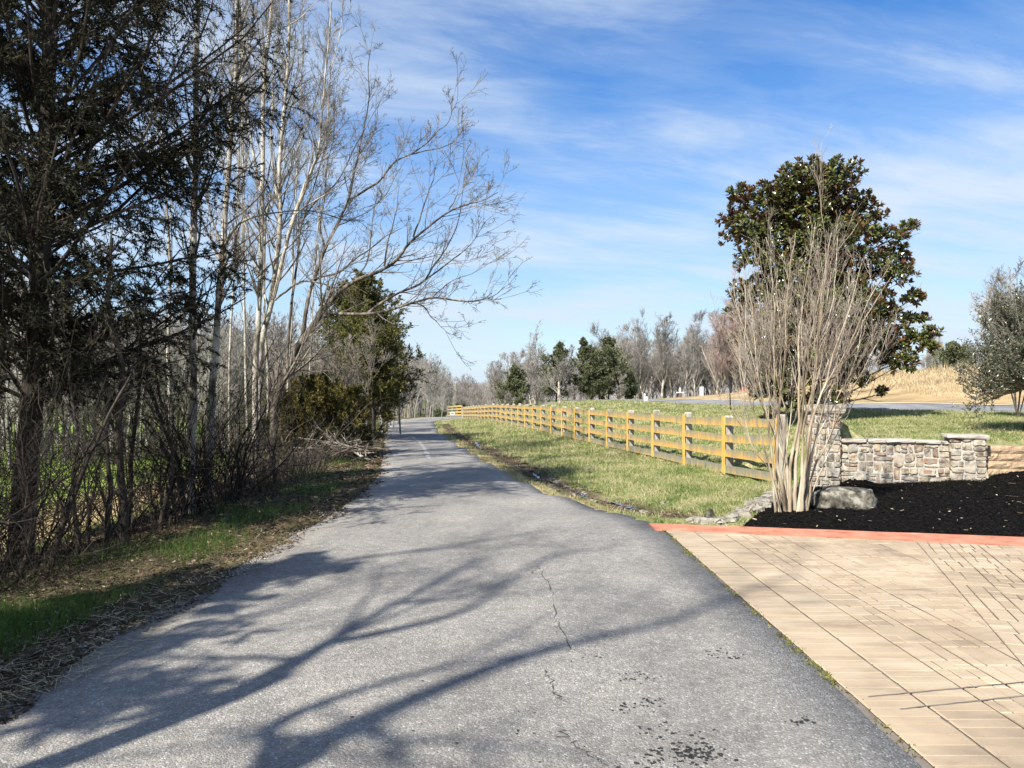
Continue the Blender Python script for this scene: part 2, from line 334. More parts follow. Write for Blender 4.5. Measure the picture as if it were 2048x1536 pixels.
for y in [14.2,16.4,19,22,25.4,29,33,36.6,41,45,50,54.5,62,70,76.9]:
    ctl += [(fx(y),y,fz(y)),(fx(y)-.6,y,fz(y)-.05),(fx(y)+.6,y,fz(y)+.07)]
    xr=XR(y)+1.6
    if fx(y)-xr>1.5: ctl.append(((fx(y)-.6+xr)/2,y,(fz(y)-.05+float(zr(y))-.1)/2+.03))
# far curve of the road
for p in [(-9.8,82),(-4,81),(-6,89),(0,83),(0,90),(10,88),(10,95)]: ctl.append((p[0],p[1],float(zr(p[1]))))
# hill-side drive: near and far edges
DR=[(26,22,1.02,26,25.5,1.2),(18,26.2,.98,18.9,30,1.18),(14.2,29.5,1.02,15,33.2,1.2),(11.5,35.5,1.06,12.6,39,1.24),(10.3,41,1.09,11.6,44.5,1.3),(9.2,48,1.16,10.7,51.5,1.28),(7.9,54,1.2,9.6,58,1.25),(6.4,60,1.16,8.2,64,1.2),(4.2,66,1.0,6,70,1.05),(1,72,.6,2,76,.6)]
for a in DR: ctl += [(a[0],a[1],a[2]),(a[3],a[4],a[5]),(a[0]-.5,a[1]-.6,a[2]-.02)]
# lawn
ctl += [(2.4,50,.62),(5,47,.85),(4.6,36,.42),(7.5,34,.82),(6.2,26,.4),(9,27,.85),(6.3,19.5,.3),(8.2,19.5,.82),(10.5,20,.86),(14,20.5,.92),(20,18,.95),(1.2,60,.5),(-1,64,-.1),(-2,72,-.5)]
WALLP=[(5.75,13.35),(6.6,13.15),(7.4,12.95),(8.0,12.75),(9.5,12.5),(12,12.2),(18,11.6)]
WZF=[.0,.06,.13,.19,.24,.27,.27]
for (x,y),z in zip(WALLP,WZF): ctl += [(x,y-.3,z),(x,y-.1,z),(x,y+.1,z+.05),(x+.06,y+.40,.68),(x+.06,y+.62,.73),(x+.08,y+.95,.74),(x+.1,y+1.5,.75),(x+.1,y+2.4,.77)]
ctl += [(5.2,14.1,-.06),(5.45,14.8,.12),(6.1,14.6,.68),(5.3,16.5,.0)]
# mulch and driveway
ctl += [(1.75,9.3,0),(3.6,8.85,.0),(5.7,8.4,.0),(9,7.6,.0),(12,6.9,0),(18,5.6,0),(3.9,10.2,.02),(4.8,10.4,.05),(6,10.4,.09),(8,10.2,.14),(12,9.6,.16),(4.3,12,.0),(5.2,12.6,.02)]
ctl += [(x,y,0) for x in (3.5,6,10,16) for y in (-8,-3,1,4,6)]+[(3,11,-.03),(2.4,12,-.12),(3.6,13.2,-.07)]
# bank beyond the drive
ctl += [(19.5,35,2.0),(16.5,38,1.9),(20,41,2.75),(24,38,2.8),(30,36,2.9),(26,46,2.9),(21,48,2.6),(15.5,44,1.95),(14,48,1.65),(13,52,1.5),(40,40,3),(60,50,3.2)]
ctl += [(14,62,1.3),(12,75,.9),(25,70,1.6),(45,80,2),(5,90,-.2),(-20,90,-1.3),(-40,90,-2),(-10,110,-1.7),(10,110,-1.2),(40,120,1),(-80,90,-1.5),(-60,40,-2.1),(-60,10,-2.2),(-60,-20,-1.5),(60,0,.8),(40,-20,.3),(0,150,-2),(-60,150,-1.2),(80,150,1.5),(0,230,-1.0),(-120,230,1),(120,230,2)]
ctl=np.array([[float(a) for a in c] for c in ctl])
_,ui=np.unique(np.round(ctl[:,:2],2),axis=0,return_index=True); ctl=ctl[ui]
def phi(r2): return np.sqrt(r2+.15)
_A=phi(((ctl[:,None,:2]-ctl[None,:,:2])**2).sum(2))+np.eye(len(ctl))*-.004
_w=np.linalg.solve(_A,ctl[:,2]-ctl[:,2].mean())
def tz(x,y):
    x=np.asarray(x,float); y=np.asarray(y,float); sh=x.shape; q=np.stack([x.ravel(),y.ravel()],1); out=np.empty(len(q))
    for i in range(0,len(q),20000):
        c=q[i:i+20000]; out[i:i+20000]=phi(((c[:,None,:]-ctl[None,:,:2])**2).sum(2))@_w
    return (out+ctl[:,2].mean()).reshape(sh)
def TZ(x,y): return float(tz(np.array([x]),np.array([y]))[0])
def pip(x,y,poly):
    x=np.asarray(x);y=np.asarray(y); ins=np.zeros(x.shape,bool); n=len(poly)
    for i in range(n):
        x1,y1=poly[i][:2]; x2,y2=poly[(i+1)%n][:2]
        if y1==y2: continue
        c=((y1>y)!=(y2>y))&(x<(x2-x1)*(y-y1)/(y2-y1)+x1); ins^=c
    return ins
ys_=np.array(YE)
FARL=[(-10.7,82),(-9,87.5),(-5,91),(2,93),(12,95.5),(30,98)]
FARR=[(-6.4,80),(-4.6,82.6),(-2,84.8),(4,87),(13,89.8),(31,92)]
_ye=list(np.arange(-30,76.1,1.0))
road_poly=[(XL(y),y) for y in _ye]+FARL+FARR[::-1]+[(XR(y),y) for y in _ye[::-1]]
def bandf(x): return 9.60-.222*x               # far edge of the red band
def bandn(x): return 9.24-.262*x               # near edge
drive_poly=[(1.75,-12),(20,-12),(20,bandf(20)),(1.66,bandf(1.66))]
mulch_poly=[(2.75,bandf(2.75)),(3.2,9.9),(3.75,11.0),(4.55,12.2),(5.0,13.2),(5.4,13.45),(6.6,13.17),(7.4,12.96),(8.0,12.78),(9.5,12.5),(12,12.2),(18,11.6),(20,bandf(20)+.02)]
lane_poly=[(a[0],a[1]) for a in DR]+[(a[3],a[4]) for a in DR[::-1]]

def axis(spec):
    out=[]
    for a,b,s in spec: out.append(np.arange(a,b,s))
    return np.concatenate(out+[np.array([spec[-1][1]])])
gx=axis([(-420,-120,50),(-120,-50,10),(-50,-14,2),(-14,-7,.4),(-7,13,.13),(13,24,.4),(24,60,2),(60,140,10),(140,420,50)])
gy=axis([(-60,-10,5),(-10,1,.6),(1,18,.13),(18,32,.25),(32,60,.5),(60,110,1.5),(110,200,8),(200,460,30)])
GX,GY=np.meshgrid(gx,gy); GZ=tz(GX,GY)
far=np.clip((np.hypot(GX,GY)-180)/200,0,1); GZ=GZ*(1-far)+far*(-1.0)
def near_in(poly,x,y,g=.14):
    r=pip(x,y,poly)
    for dx,dy in ((g,0),(-g,0),(0,g),(0,-g)): r&=pip(x+dx,y+dy,poly)
    return r
def union_(x,y): return pip(x,y,road_poly)|pip(x,y,drive_poly)|pip(x,y,mulch_poly)
low=union_(GX,GY)
for _dx,_dy in ((.14,0),(-.14,0),(0,.14),(0,-.14)): low&=union_(GX+_dx,GY+_dy)
low|=near_in(lane_poly,GX,GY,.2)
nz=rng.normal(size=GZ.shape)*.012*np.clip(1.5-np.hypot(GX,GY)/60,0,1)
GZ2=GZ-.06*low+np.where(low,0,nz)
ny_,nx_=GX.shape; ii=np.arange(ny_*nx_).reshape(ny_,nx_)
gm=MB(); gm.add(np.stack([GX,GY,GZ2],-1), np.stack([ii[:-1,:-1],ii[:-1,1:],ii[1:,1:],ii[1:,:-1]],-1).reshape(-1,4))
ground=gm.build('ground',M['ground'],smooth=True); ground['kind']='structure'
# land cover: lawn, litter and soil, dry tan grass, pasture
x,y=GX.ravel(),GY.ravel(); xl,xr=XL(y),XR(y)
sm=lambda e0,e1,v: np.clip((v-e0)/(e1-e0),0,1)
lawn=sm(-.6,-.4,x-xr)*(y<140); 
edge=np.clip(1.5-np.abs(x-(xr+.8))/.42,0,1)*(y>10)*(y<56); sand=np.clip(1.3-np.abs(x-(xr+.12))/.28,0,1)*(y>10.5)*(y<45)
verge=np.clip(1.25-np.clip(xl-.1-x,0,9)/2.6,0,1)*(x<xl+.3)
thick=sm(.9,1.6,xl-x)*(1-sm(4.2,6.5,xl-x))
dirt=np.clip(np.maximum(np.maximum(edge*1.0,verge*.9),thick*.85),0,1)
lawn=np.maximum(lawn,sm(.2,.6,xl-x)*(1-sm(3,5,xl-x)))
bedge=np.array([np.interp(yy,[a[4] for a in DR],[a[3] for a in DR]) for yy in y])
tan=sm(.1,.6,x-bedge)*(y>25.5)*(y<62)*(x>11)*(1-sm(50,62,y))
tan=np.maximum(tan,sm(5,6,xl-x)*(1-sm(7.5,10,xl-x))*(y<24)*.9)
tan=np.maximum(tan,sand*.75)
tan=np.maximum(tan, np.clip(1-np.hypot((x-3.5)/2.2,(y-50)/9),0,1)*.8)
wood=sm(95,112,np.hypot(x,y)); dirt=np.maximum(dirt,wood*.75); 
ca=ground.data.color_attributes.new('cover','FLOAT_COLOR','POINT')
ca.data.foreach_set('color',np.stack([lawn,dirt,tan,np.ones_like(x)],1).astype(np.float32).ravel())

def strip(name, L, R, mat, off=.012, nc=10, step=.35, skirt=.06, wob=.0):
    L=np.array(L,float);R=np.array(R,float); s=np.concatenate([[0],np.cumsum(np.linalg.norm(np.diff((L+R)/2,axis=0),axis=1))])
    ns=max(2,int(s[-1]/step)); t=np.linspace(0,s[-1],ns)
    l=np.stack([np.interp(t,s,L[:,i]) for i in (0,1)],1); r=np.stack([np.interp(t,s,R[:,i]) for i in (0,1)],1)
    if wob:
        w=np.convolve(rng.normal(size=ns+8),np.ones(3)/3,'same')[4:-4]; l[:,0]+=w*wob
        w=np.convolve(rng.normal(size=ns+8),np.ones(3)/3,'same')[4:-4]; r[:,0]+=w*wob*.6
    u=np.linspace(0,1,nc)[None,:,None]; g=l[:,None,:]*(1-u)+r[:,None,:]*u
    z=tz(g[...,0],g[...,1])+off; z[:,0]-=.004; z[:,-1]-=.004
    v=np.concatenate([g,z[...,None]],-1)
    a=v[:,:1].copy(); a[...,2]-=skirt; b=v[:,-1:].copy(); b[...,2]-=skirt
    v=np.concatenate([a,v,b],1); n,c=v.shape[:2]; i=np.arange(n*c).reshape(n,c)
    mb=MB(); mb.add(v,np.stack([i[:-1,:-1],i[:-1,1:],i[1:,1:],i[1:,:-1]],-1).reshape(-1,4))
    o=mb.build(name,mat,smooth=True); o['kind']='structure'; return o
ry=np.concatenate([np.arange(-30,-2,2),np.arange(-2,76.1,.5)])
strip('road',[(XL(v),v) for v in ry]+FARL,[(XR(v),v) for v in ry]+FARR,M['asphalt'],wob=.05)
strip('hillside_drive',[(a[0],a[1]) for a in DR],[(a[3],a[4]) for a in DR],M['asphalt2'],off=.02,wob=.03)
# gravel strip along the far edge of the drive
strip('drive_shoulder',[(a[3]+.0,a[4]+.0) for a in DR[:6]],[(a[3]+.22,a[4]+.3) for a in DR[:6]],M['bank_straw'],off=.03,nc=3,skirt=.08,wob=.06)

def sheet_on(name, pts, mat, off, width, kind='structure'):
    pts=np.array(pts,float); d=np.gradient(pts,axis=0); nn=nrm(np.stack([-d[:,1],d[:,0]],1)); w=np.asarray(width).reshape(-1,1)
    a=pts-nn*w/2; b=pts+nn*w/2; v=np.stack([a,b],1); z=tz(v[...,0],v[...,1])+off
    v=np.concatenate([v,z[...,None]],-1); n=len(pts); i=np.arange(n*2).reshape(n,2)
    mb=MB(); mb.add(v,np.stack([i[:-1,0],i[:-1,1],i[1:,1],i[1:,0]],-1)); return mb
def RW(px,py):                                # pixel -> point on the road surface
    z=0.0
    for _ in range(30):
        p=W(px,py,z); z=.5*z+.5*TZ(p[0],p[1])
    return p
# worn centre paint, cracks, tar specks
lp=[RW(*q)[:2] for q in [(826,874),(840,885),(850,900),(858,918)]]
lp=catmull(np.hstack([lp,np.zeros((4,1))]),14)[:,:2]
o=sheet_on('road_paint_line',lp,None,.017,np.full(14,.11)+rng.normal(size=14)*.02).build('road_paint_line',M['linepaint']); o['kind']='structure'
ck=MB()
for path in ([(1078,1130),(1092,1160),(1103,1190),(1110,1225),(1120,1255),(1135,1300)],[(1090,1340),(1105,1370),(1112,1395),(1132,1412)],[(1128,1465),(1140,1490),(1180,1512),(1212,1536)],[(1062,1150),(1078,1135)]):
    q=np.array([RW(*p)[:2] for p in path]); q=catmull(np.hstack([q,np.zeros((len(q),1))]),26)[:,:2]+rng.normal(size=(26,2))*.014
    ck_=sheet_on('c',q,None,.0145,np.clip(np.abs(rng.normal(size=26))*.006,.001,.015)); ck.add(np.concatenate(ck_.v),np.concatenate(ck_.f))
ck.build('road_crack',M['crack'])['kind']='structure'
def flecks(name,mat,pos,size,off,kind='structure',n=7):
    mb=MB()
    for p,s in zip(pos,size):
        a=np.arange(n)*2*math.pi/n; r=s*rng.uniform(.35,1.2,n)
        x=p[0]+r*np.cos(a)*1.3; y=p[1]+r*np.sin(a); z=tz(x,y)+off
        mb.add(np.stack([x,y,z],1),[list(range(n))])
    o=mb.build(name,mat); o['kind']=kind; return o
fp=[];fs=[]
for cx,cy,n,sp,sz in [(1180,1315,24,30,.006),(1270,1360,30,30,.007),(1265,1420,16,30,.008),(1300,1410,22,18,.008),(1320,1470,24,50,.008),(1390,1515,90,42,.009),(1360,1515,30,60,.008),(1300,1530,24,40,.009),(1430,1310,16,25,.008),(1470,1320,10,15,.008),(1600,1450,14,18,.01),(1000,1480,26,220,.006),(900,1250,30,250,.005),(1100,1120,14,110,.006)]:
    for _ in range(n):
        a=rng.normal(size=2)*sp*np.array([.7,.28]); q=RW(cx+a[0],cy+a[1])
        if XL(q[1])+.1<q[0]<XR(q[1])-.08: fp.append(q); fs.append(sz*rng.uniform(.4,1.3))
flecks('road_tar_specks',M['stain'],fp,fs,.0165)

# ------------------------------------------------------------------ stamped driveway (herringbone), red band
def clip_half(poly,n,c):
    out=[]
    for i in range(len(poly)):
        a=poly[i];b=poly[(i+1)%len(poly)]; da=a@n-c; db=b@n-c
        if da<=0: out.append(a)
        if da*db<0: out.append(a+(b-a)*(da/(da-db)))
    return out
bn=np.array([.262,1.0]); bc=9.24-.02
pv=MB()
def paver(q,clips):
    poly=[p for p in q]
    for n_,c_ in clips+[(bn,bc)]:
        if len(poly)>2: poly=clip_half(poly,n_,c_)
    if len(poly)<3: return
    poly=np.array(poly); c=poly.mean(0); ins=c+(poly-c)*(1-.007/np.maximum(np.linalg.norm(poly-c,axis=1,keepdims=True),.03))
    n=len(poly); dz=rng.normal()*.0005
    v=np.vstack([np.hstack([poly,np.full((n,1),.0145)]),np.hstack([ins,np.full((n,1),.0205+dz)])])
    pv.add(v,[[k,(k+1)%n,n+(k+1)%n,n+k] for k in range(n)]); pv.add(v[n:],[list(range(n))])
def field(x0,x1,y0,y1,rot,org,clips,ws=(.27,.31,.35)):
    c_,s_=math.cos(rot),math.sin(rot); Rm=np.array([[c_,-s_],[s_,c_]]); x=x0
    while x<x1:
        w=rng.choice(ws); y=y0+rng.uniform(-.4,0); wob=rng.normal()*.004
        while y<y1:
            l=rng.choice([.14,.2,.26,.32]); g,gy=.0042,.0017
            cells=[(x,x+w,y,y+l)]
            k=rng.random(); t=rng.uniform(.25,.75)
            if k<.3: cells=[(x,x+w*t,y,y+l),(x+w*t,x+w,y,y+l)]
            elif k<.93: t2=.16+.3*t; cells=[(x,x+w*t2,y,y+l),(x+w*t2,x+w*(t2+.38),y,y+l),(x+w*(t2+.38),x+w,y,y+l)]
            cells=[c for q_ in cells for c in ([q_] if rng.random()<.6 else [(q_[0],q_[1],q_[2],q_[2]+l*.45),(q_[0],q_[1],q_[2]+l*.45,q_[3])])]
            for (a0,a1,b0,b1) in cells:
                q=np.array([[a0+g,b0+gy],[a1-g,b0+gy],[a1-g,b1-gy],[a0+g,b1-gy]])+np.array([wob,0])+rng.normal(size=(4,2))*.0015
                paver(q@Rm.T+np.array(org),clips)
            y+=l
        x+=w
RB=math.radians(-20.3); nb_=np.array([math.cos(RB),math.sin(RB)]); cb_=nb_@np.array([4.05,7.25])   # the second field starts along a slanted joint
for bx in (1.795,2.115):                               # two soldier courses along the road
    y=-3.0
    while y<9.3:
        h=rng.uniform(.08,.11); g=.0022
        q=np.array([[bx+.004,y+g],[bx+.31,y+g],[bx+.31,y+h-g],[bx+.004,y+h-g]])+rng.normal(size=(4,2))*.0015; paver(q,[(np.array([0,-1.]),3.0)]); y+=h
field(2.43,8.0,-3,9.3,0.0,(0,0),[(np.array([-1.,0]),-2.435),(nb_,cb_-.004)])
field(0,11,-14,14,RB,(nb_*cb_)[:2],[(-nb_,-cb_-.004),(np.array([1.,0]),14.0),(np.array([0,-1.]),3.0)])
jb=MB(); jb.add([(1.74,-12,-.012),(1.82,-12,.008),(20,-12,.008),(20,bandn(20),.008),(1.82,bandn(1.82),.008),(1.74,bandn(1.74),-.012)],[[0,1,4,5],[1,2,3,4]])
drv=pv.build('driveway',M['paver']); drv['kind']='structure'
jb.build('driveway_joint_bed',M['joint'])['kind']='structure'
cj=MB()
for (p_,q_) in (((1736,1402),(2060,1371)),((1800,1427),(2060,1399)),((1560,1160),(1561,1160))):
    A=W(*p_,0.0)[:2]; B=W(*q_,0.0)[:2]; t_=np.linspace(0,1,24)[:,None]; l_=A+(B-A)*t_+rng.normal(size=(24,2))*.002; hw=.006
    cj.add(np.stack([np.column_stack([l_[:,0],l_[:,1]-hw,np.full(24,.0235)]),np.column_stack([l_[:,0],l_[:,1]+hw,np.full(24,.0235)])],1),[[2*k,2*k+2,2*k+3,2*k+1] for k in range(23)])
cj.build('driveway_control_joint',M['joint'])['kind']='structure'
# the band, slightly raised with a rounded edge at the mulch
bm=MB(); xs=np.linspace(1.68,18,90); prof=[(0,.0),(.0,.022),(.5,.03),(.9,.032),(1.0,.02),(1.0,-.03)]
v=[]
for x_ in xs:
    yn,yf=bandn(x_),bandf(x_)
    for t,z in prof: v.append((x_+rng.normal()*.001,yn+(yf-yn)*t+rng.normal()*.003,z+rng.normal()*.0007))
n=len(prof); i=np.arange(len(v)).reshape(-1,n)
bm.add(v,np.stack([i[:-1,:-1],i[:-1,1:],i[1:,1:],i[1:,:-1]],-1).reshape(-1,4)); bm.add(v[:n],[list(range(n))])
bm.build('driveway_border',M['band'])['kind']='structure'
# moss and soil in the joint between road and driveway
mm=MB(); N=3200; yy=9.3-rng.beta(1.0,1.0,N)*9; k=.35+.5*np.sin(yy*3.1)*np.sin(yy*1.3+2)+.5*np.sin(yy*7.7+1)*np.sin(yy*17); keep=rng.random(N)<np.clip(k,.06,1); yy=yy[keep]; N=len(yy)
xx=1.79+rng.normal(size=N)*.02-.012; p=np.stack([xx,yy,np.full(N,.012)],1)
blades(mm,p,rng.uniform(.006,.02,N),rng.uniform(.008,.022,N),.8)
tag(mm.build('joint_moss',M['moss']),kind='stuff',label='thin line of moss along the road and driveway joint',cat='moss')

# ------------------------------------------------------------------ mulch bed
def grid_sheet(name,poly,res,off,mat,amp=.01):
    p=np.array([q[:2] for q in poly]); gx=np.arange(p[:,0].min(),min(p[:,0].max(),14),res); gy=np.arange(p[:,1].min(),p[:,1].max(),res)
    X,Y=np.meshgrid(gx,gy); Z=tz(X,Y)+off+rng.normal(size=X.shape)*amp
    i=np.arange(X.size).reshape(X.shape); f=np.stack([i[:-1,:-1],i[:-1,1:],i[1:,1:],i[1:,:-1]],-1).reshape(-1,4)
    cx=(X[:-1,:-1]+res/2).ravel(); cy=(Y[:-1,:-1]+res/2).ravel(); f=f[pip(cx,cy,poly)]
    mb=MB(); mb.add(np.stack([X,Y,Z],-1),f); return mb.build(name,mat)
o=grid_sheet('mulch_bed',mulch_poly,.045,.02,M['mulch'],.007); o['kind']='structure'
def scatter_poly(poly,n,ymax=99):
    p=np.array([q[:2] for q in poly]); lo,hi=p.min(0),np.minimum(p.max(0),[13,ymax]); q=rng.uniform(lo,hi,(n*3,2)); q=q[pip(q[:,0],q[:,1],poly)][:n]
    return np.column_stack([q,tz(q[:,0],q[:,1])])
def chips(mb,p,l,w,m=0,tilt=.5):
    N=len(p); a=rng.uniform(0,2*math.pi,N); d=np.stack([np.cos(a),np.sin(a),rng.normal(size=N)*tilt*.5],1)
    up=nrm(np.stack([rng.normal(size=N)*tilt,rng.normal(size=N)*tilt,np.ones(N)],1)); s=nrm(np.cross(nrm(d),up)); d=nrm(d)
    l=np.asarray(l).reshape(-1,1);w=np.asarray(w).reshape(-1,1); i=np.arange(N)*4
    mb.add(np.stack([p-d*l/2-s*w/2,p+d*l/2-s*w/3,p+d*l/2+s*w/2,p-d*l/2+s*w/3],1),np.stack([i,i+1,i+2,i+3],1),m)
cm=MB(); p=scatter_poly(mulch_poly,90000); p[:,2]+=.03+rng.uniform(-.008,.014,len(p)); chips(cm,p,rng.uniform(.012,.045,len(p)),rng.uniform(.003,.009,len(p)),0,.6)
p=scatter_poly(mulch_poly,520); p[:,2]+=.06; chips(cm,p,rng.uniform(.012,.06,len(p)),rng.uniform(.004,.018,len(p)),1,.4)
p=scatter_poly(mulch_poly,40); p[:,2]+=.06; chips(cm,p,rng.uniform(.08,.2,len(p)),rng.uniform(.006,.01,len(p)),1,.2)
tag(cm.build('mulch_chips',[M['chip'],M['chip_pale']]),'black shredded bark mulch filling the bed','mulch',kind='stuff')

# ------------------------------------------------------------------ grass
def grass(name,label,mats,sel,n,ylo,yhi,h,w,lean=.45,xspan=(-14,22),pw=1.0):
    # density falls with distance
    u=rng.random(n*4); yy=np.exp(np.log(ylo)+u*(np.log(yhi)-np.log(ylo))); xx=rng.uniform(-.72,.72,n*4)*yy
    k=sel(xx,yy); xx,yy=xx[k][:n],yy[k][:n]; q=np.column_stack([xx,yy,tz(xx,yy)]); s=np.clip(yy/14,.8,3.2)
    mb=MB(); mi=rng.random(len(q))
    N=len(q); blades(mb,q-np.array([0,0,.01]),rng.uniform(h[0],h[1],N)*np.sqrt(s),rng.uniform(w[0],w[1],N)*s,lean)
    return tag(mb.build(name,mats),label,'grass',kind='stuff')
covered=lambda x,y: pip(x,y,road_poly)|pip(x,y,mulch_poly)|pip(x,y,drive_poly)|pip(x,y,lane_poly)
def wallside(x,y): return (y>np.interp(x,[5.5]+[a[0] for a in WALLP],[13.75]+[a[1]+.35 for a in WALLP]))
def sel_bank(x,y):
    k=(x>XR(y)+.05)&(x<fx(y)+.25)&~covered(x,y)&~((x>4.7)&(y<14.6))
    return k&(rng.random(len(x))<np.clip(np.abs(x-XR(y)-.7)/.7-.25,.04,1))
def sel_lawn(x,y): return (x>fx(y)+.1)&~covered(x,y)&((x<5.5)|wallside(x,y))&(y>13.8)&(x<np.interp(y,[a[1] for a in DR],[a[0] for a in DR])-.1)
grass('bank_grass','short green and straw coloured grass on the bank below the fence',M['blade'],sel_bank,150000,9.2,70,(.03,.10),(.008,.018),1.0)
grass('lawn_grass','mown lawn between the fence and the drive on the hill',M['blade'],sel_lawn,110000,13.8,60,(.025,.085),(.008,.018),1.0)
def clump(x,y,s): return (np.sin(x*2.1+1.3*np.sin(y*1.1))+np.sin(y*1.7+2.2*np.sin(x*.8)+s))
def sel_verge(x,y):
    e=XL(y)-x; return (e>.4)&(e<2.3)&(rng.random(len(x))<np.clip(1.15-np.abs(e-1.15)*1.0,0,1)*np.clip(clump(x*1.7,y*1.4,0)*.9+.45,.03,1))
grass('verge_grass','longer green grass along the left road verge',M['blade_green'],sel_verge,95000,4,60,(.05,.22),(.004,.008),.7)
def sel_bankstraw(x,y): return (x>np.interp(y,[a[4] for a in DR],[a[3] for a in DR])+4.2+1.2*np.sin(x*.9)+rng.normal(size=len(x))*.6)&(x>11)&(y>29)&(y<52)
grass('dry_bank_grass','tall dry tan grass on the bank beyond the drive',M['bank_straw'],sel_bankstraw,26000,27,52,(.05,.16),(.008,.016),.7)
mb=MB(); N=240; xx=rng.uniform(18,28,N); yy=40+rng.normal(size=N)*1.0+(xx-20)*-.2; q=np.column_stack([xx,yy,tz(xx,yy)])
k=(np.sin(xx*3.1)+np.sin(xx*7))>.1; q=q[k]; blades(mb,np.repeat(q,6,0)+rng.normal(size=(len(q)*6,3))*.05*np.array([1,1,0]),rng.uniform(.25,.6,len(q)*6),np.full(len(q)*6,.035),.25)
tag(mb.build('broomsedge',M['bank_straw']),'upright tufts of pale dry broomsedge on top of the tan bank','dry grass',kind='stuff')
def sel_tan(x,y): e=XL(y)-x; return (e>4.6)&(e<9)&(y<26)
grass('field_edge_straw','pale straw grass at the edge of the pasture behind the brush',M['straw'],sel_tan,9000,6,26,(.05,.2),(.008,.016),.6)

# leaf litter, straw, gravel
lm=MB()
def litter(mb,n,sel,l,w,m=0,ylo=3.6,yhi=40,z=.012,tilt=.45):
    u=rng.random(n*5); yy=np.exp(np.log(ylo)+u*(np.log(yhi)-np.log(ylo))); xx=rng.uniform(-.75,.3,n*5)*yy; k=sel(xx,yy); xx,yy=xx[k][:n],yy[k][:n]
    q=np.column_stack([xx,yy,tz(xx,yy)+z+rng.uniform(0,.012,len(xx))]); s=np.clip(yy/9,.8,2.2); chips(mb,q,rng.uniform(*l,len(q))*s,rng.uniform(*w,len(q))*s,m,tilt)
litter(lm,26000,lambda x,y:(XL(y)-x>-.12+.1*np.sin(y*3))&(XL(y)-x<4.2),(.015,.06),(.005,.022),tilt=.7)
litter(lm,7000,lambda x,y:(XL(y)-x>-.2+.14*np.sin(y*2.3))&(XL(y)-x<.55)&(y<7.2+rng.normal(size=len(x))),(.04,.16),(.003,.007),1,z=.016,tilt=.25)
litter(lm,2600,lambda x,y:(np.abs(x-XR(y)-.85)<.42)&(y>10.3),(.03,.08),(.012,.032),0,10,50,z=.02)
def patch(x,y,cx,cy,rx,ry): return ((x-cx)/rx)**2+((y-cy)/ry)**2<rng.random(len(x))
litter(lm,600,lambda x,y:patch(x,y,-1.85,7.05,.45,.3)|patch(x,y,-1.6,6.6,.25,.12),(.03,.12),(.003,.007),0,z=.02)
litter(lm,70,lambda x,y:patch(x,y,-2.0,4.55,.5,.12),(.03,.1),(.003,.007),1,z=.02)
tag(lm.build('leaf_litter',[M['litter'],M['straw']]),'brown leaves and pale straw along the road edges','leaf litter',kind='stuff')
gv=MB()
for n,cx,cy,rx,ry in ((120,1.75,11.5,.2,.9),(160,1.2,13.2,.2,1.0),(150,.65,15.8,.2,1.2),(120,.15,19,.25,1.5),(300,-2.45,6.9,.10,.4),(90,-2.45,8.4,.09,.4),(60,-2.5,10.3,.10,.5),(110,-2.66,4.75,.10,.35)):
    q=np.column_stack([cx+rng.normal(size=n)*rx*.6,cy+rng.normal(size=n)*ry*.6]); z=tz(q[:,0],q[:,1])+.016
    for k in range(n):
        s=rng.uniform(.004,.012); o3=np.array([q[k,0],q[k,1],z[k]])
        v=nrm(rng.normal(size=(5,3)))*s*np.array([1.2,1,.6]); 
        top=np.array([[1,0,0],[0,1,0],[-1,0,0],[0,-1,0],[0,0,1.]])*s*rng.uniform(.6,1.3,(5,1)); gv.add(o3+top,[[0,1,4],[1,2,4],[2,3,4],[3,0,4]])
tag(gv.build('edge_gravel',M['gravel']),'pale crushed stone along the left edge of the road','gravel',kind='stuff')
# ditch water
wt=MB()
for (y0,y1,wd) in ((11.3,12.6,.2),(13.0,14.0,.12),(16.5,17.6,.18),(19.3,20.4,.2),(28,30,.22)):
    t=np.linspace(y0,y1,14); w=.62*wd*np.sin(np.linspace(.15,math.pi-.15,14))*rng.uniform(.4,1.3,14); c=XR(t)+.82+rng.normal(size=14)*.03
    zz=float(tz(XR(np.array([(y0+y1)/2]))+.82,np.array([(y0+y1)/2]))[0])+.035; zz=tz(c,t)+.03
    v=np.stack([np.column_stack([c-w/2,t,zz]),np.column_stack([c+w/2,t,zz])],1); i=np.arange(28).reshape(14,2); wt.add(v,np.stack([i[:-1,0],i[:-1,1],i[1:,1],i[1:,0]],-1))
wt.build('ditch_water',M['water'])['kind']='structure'
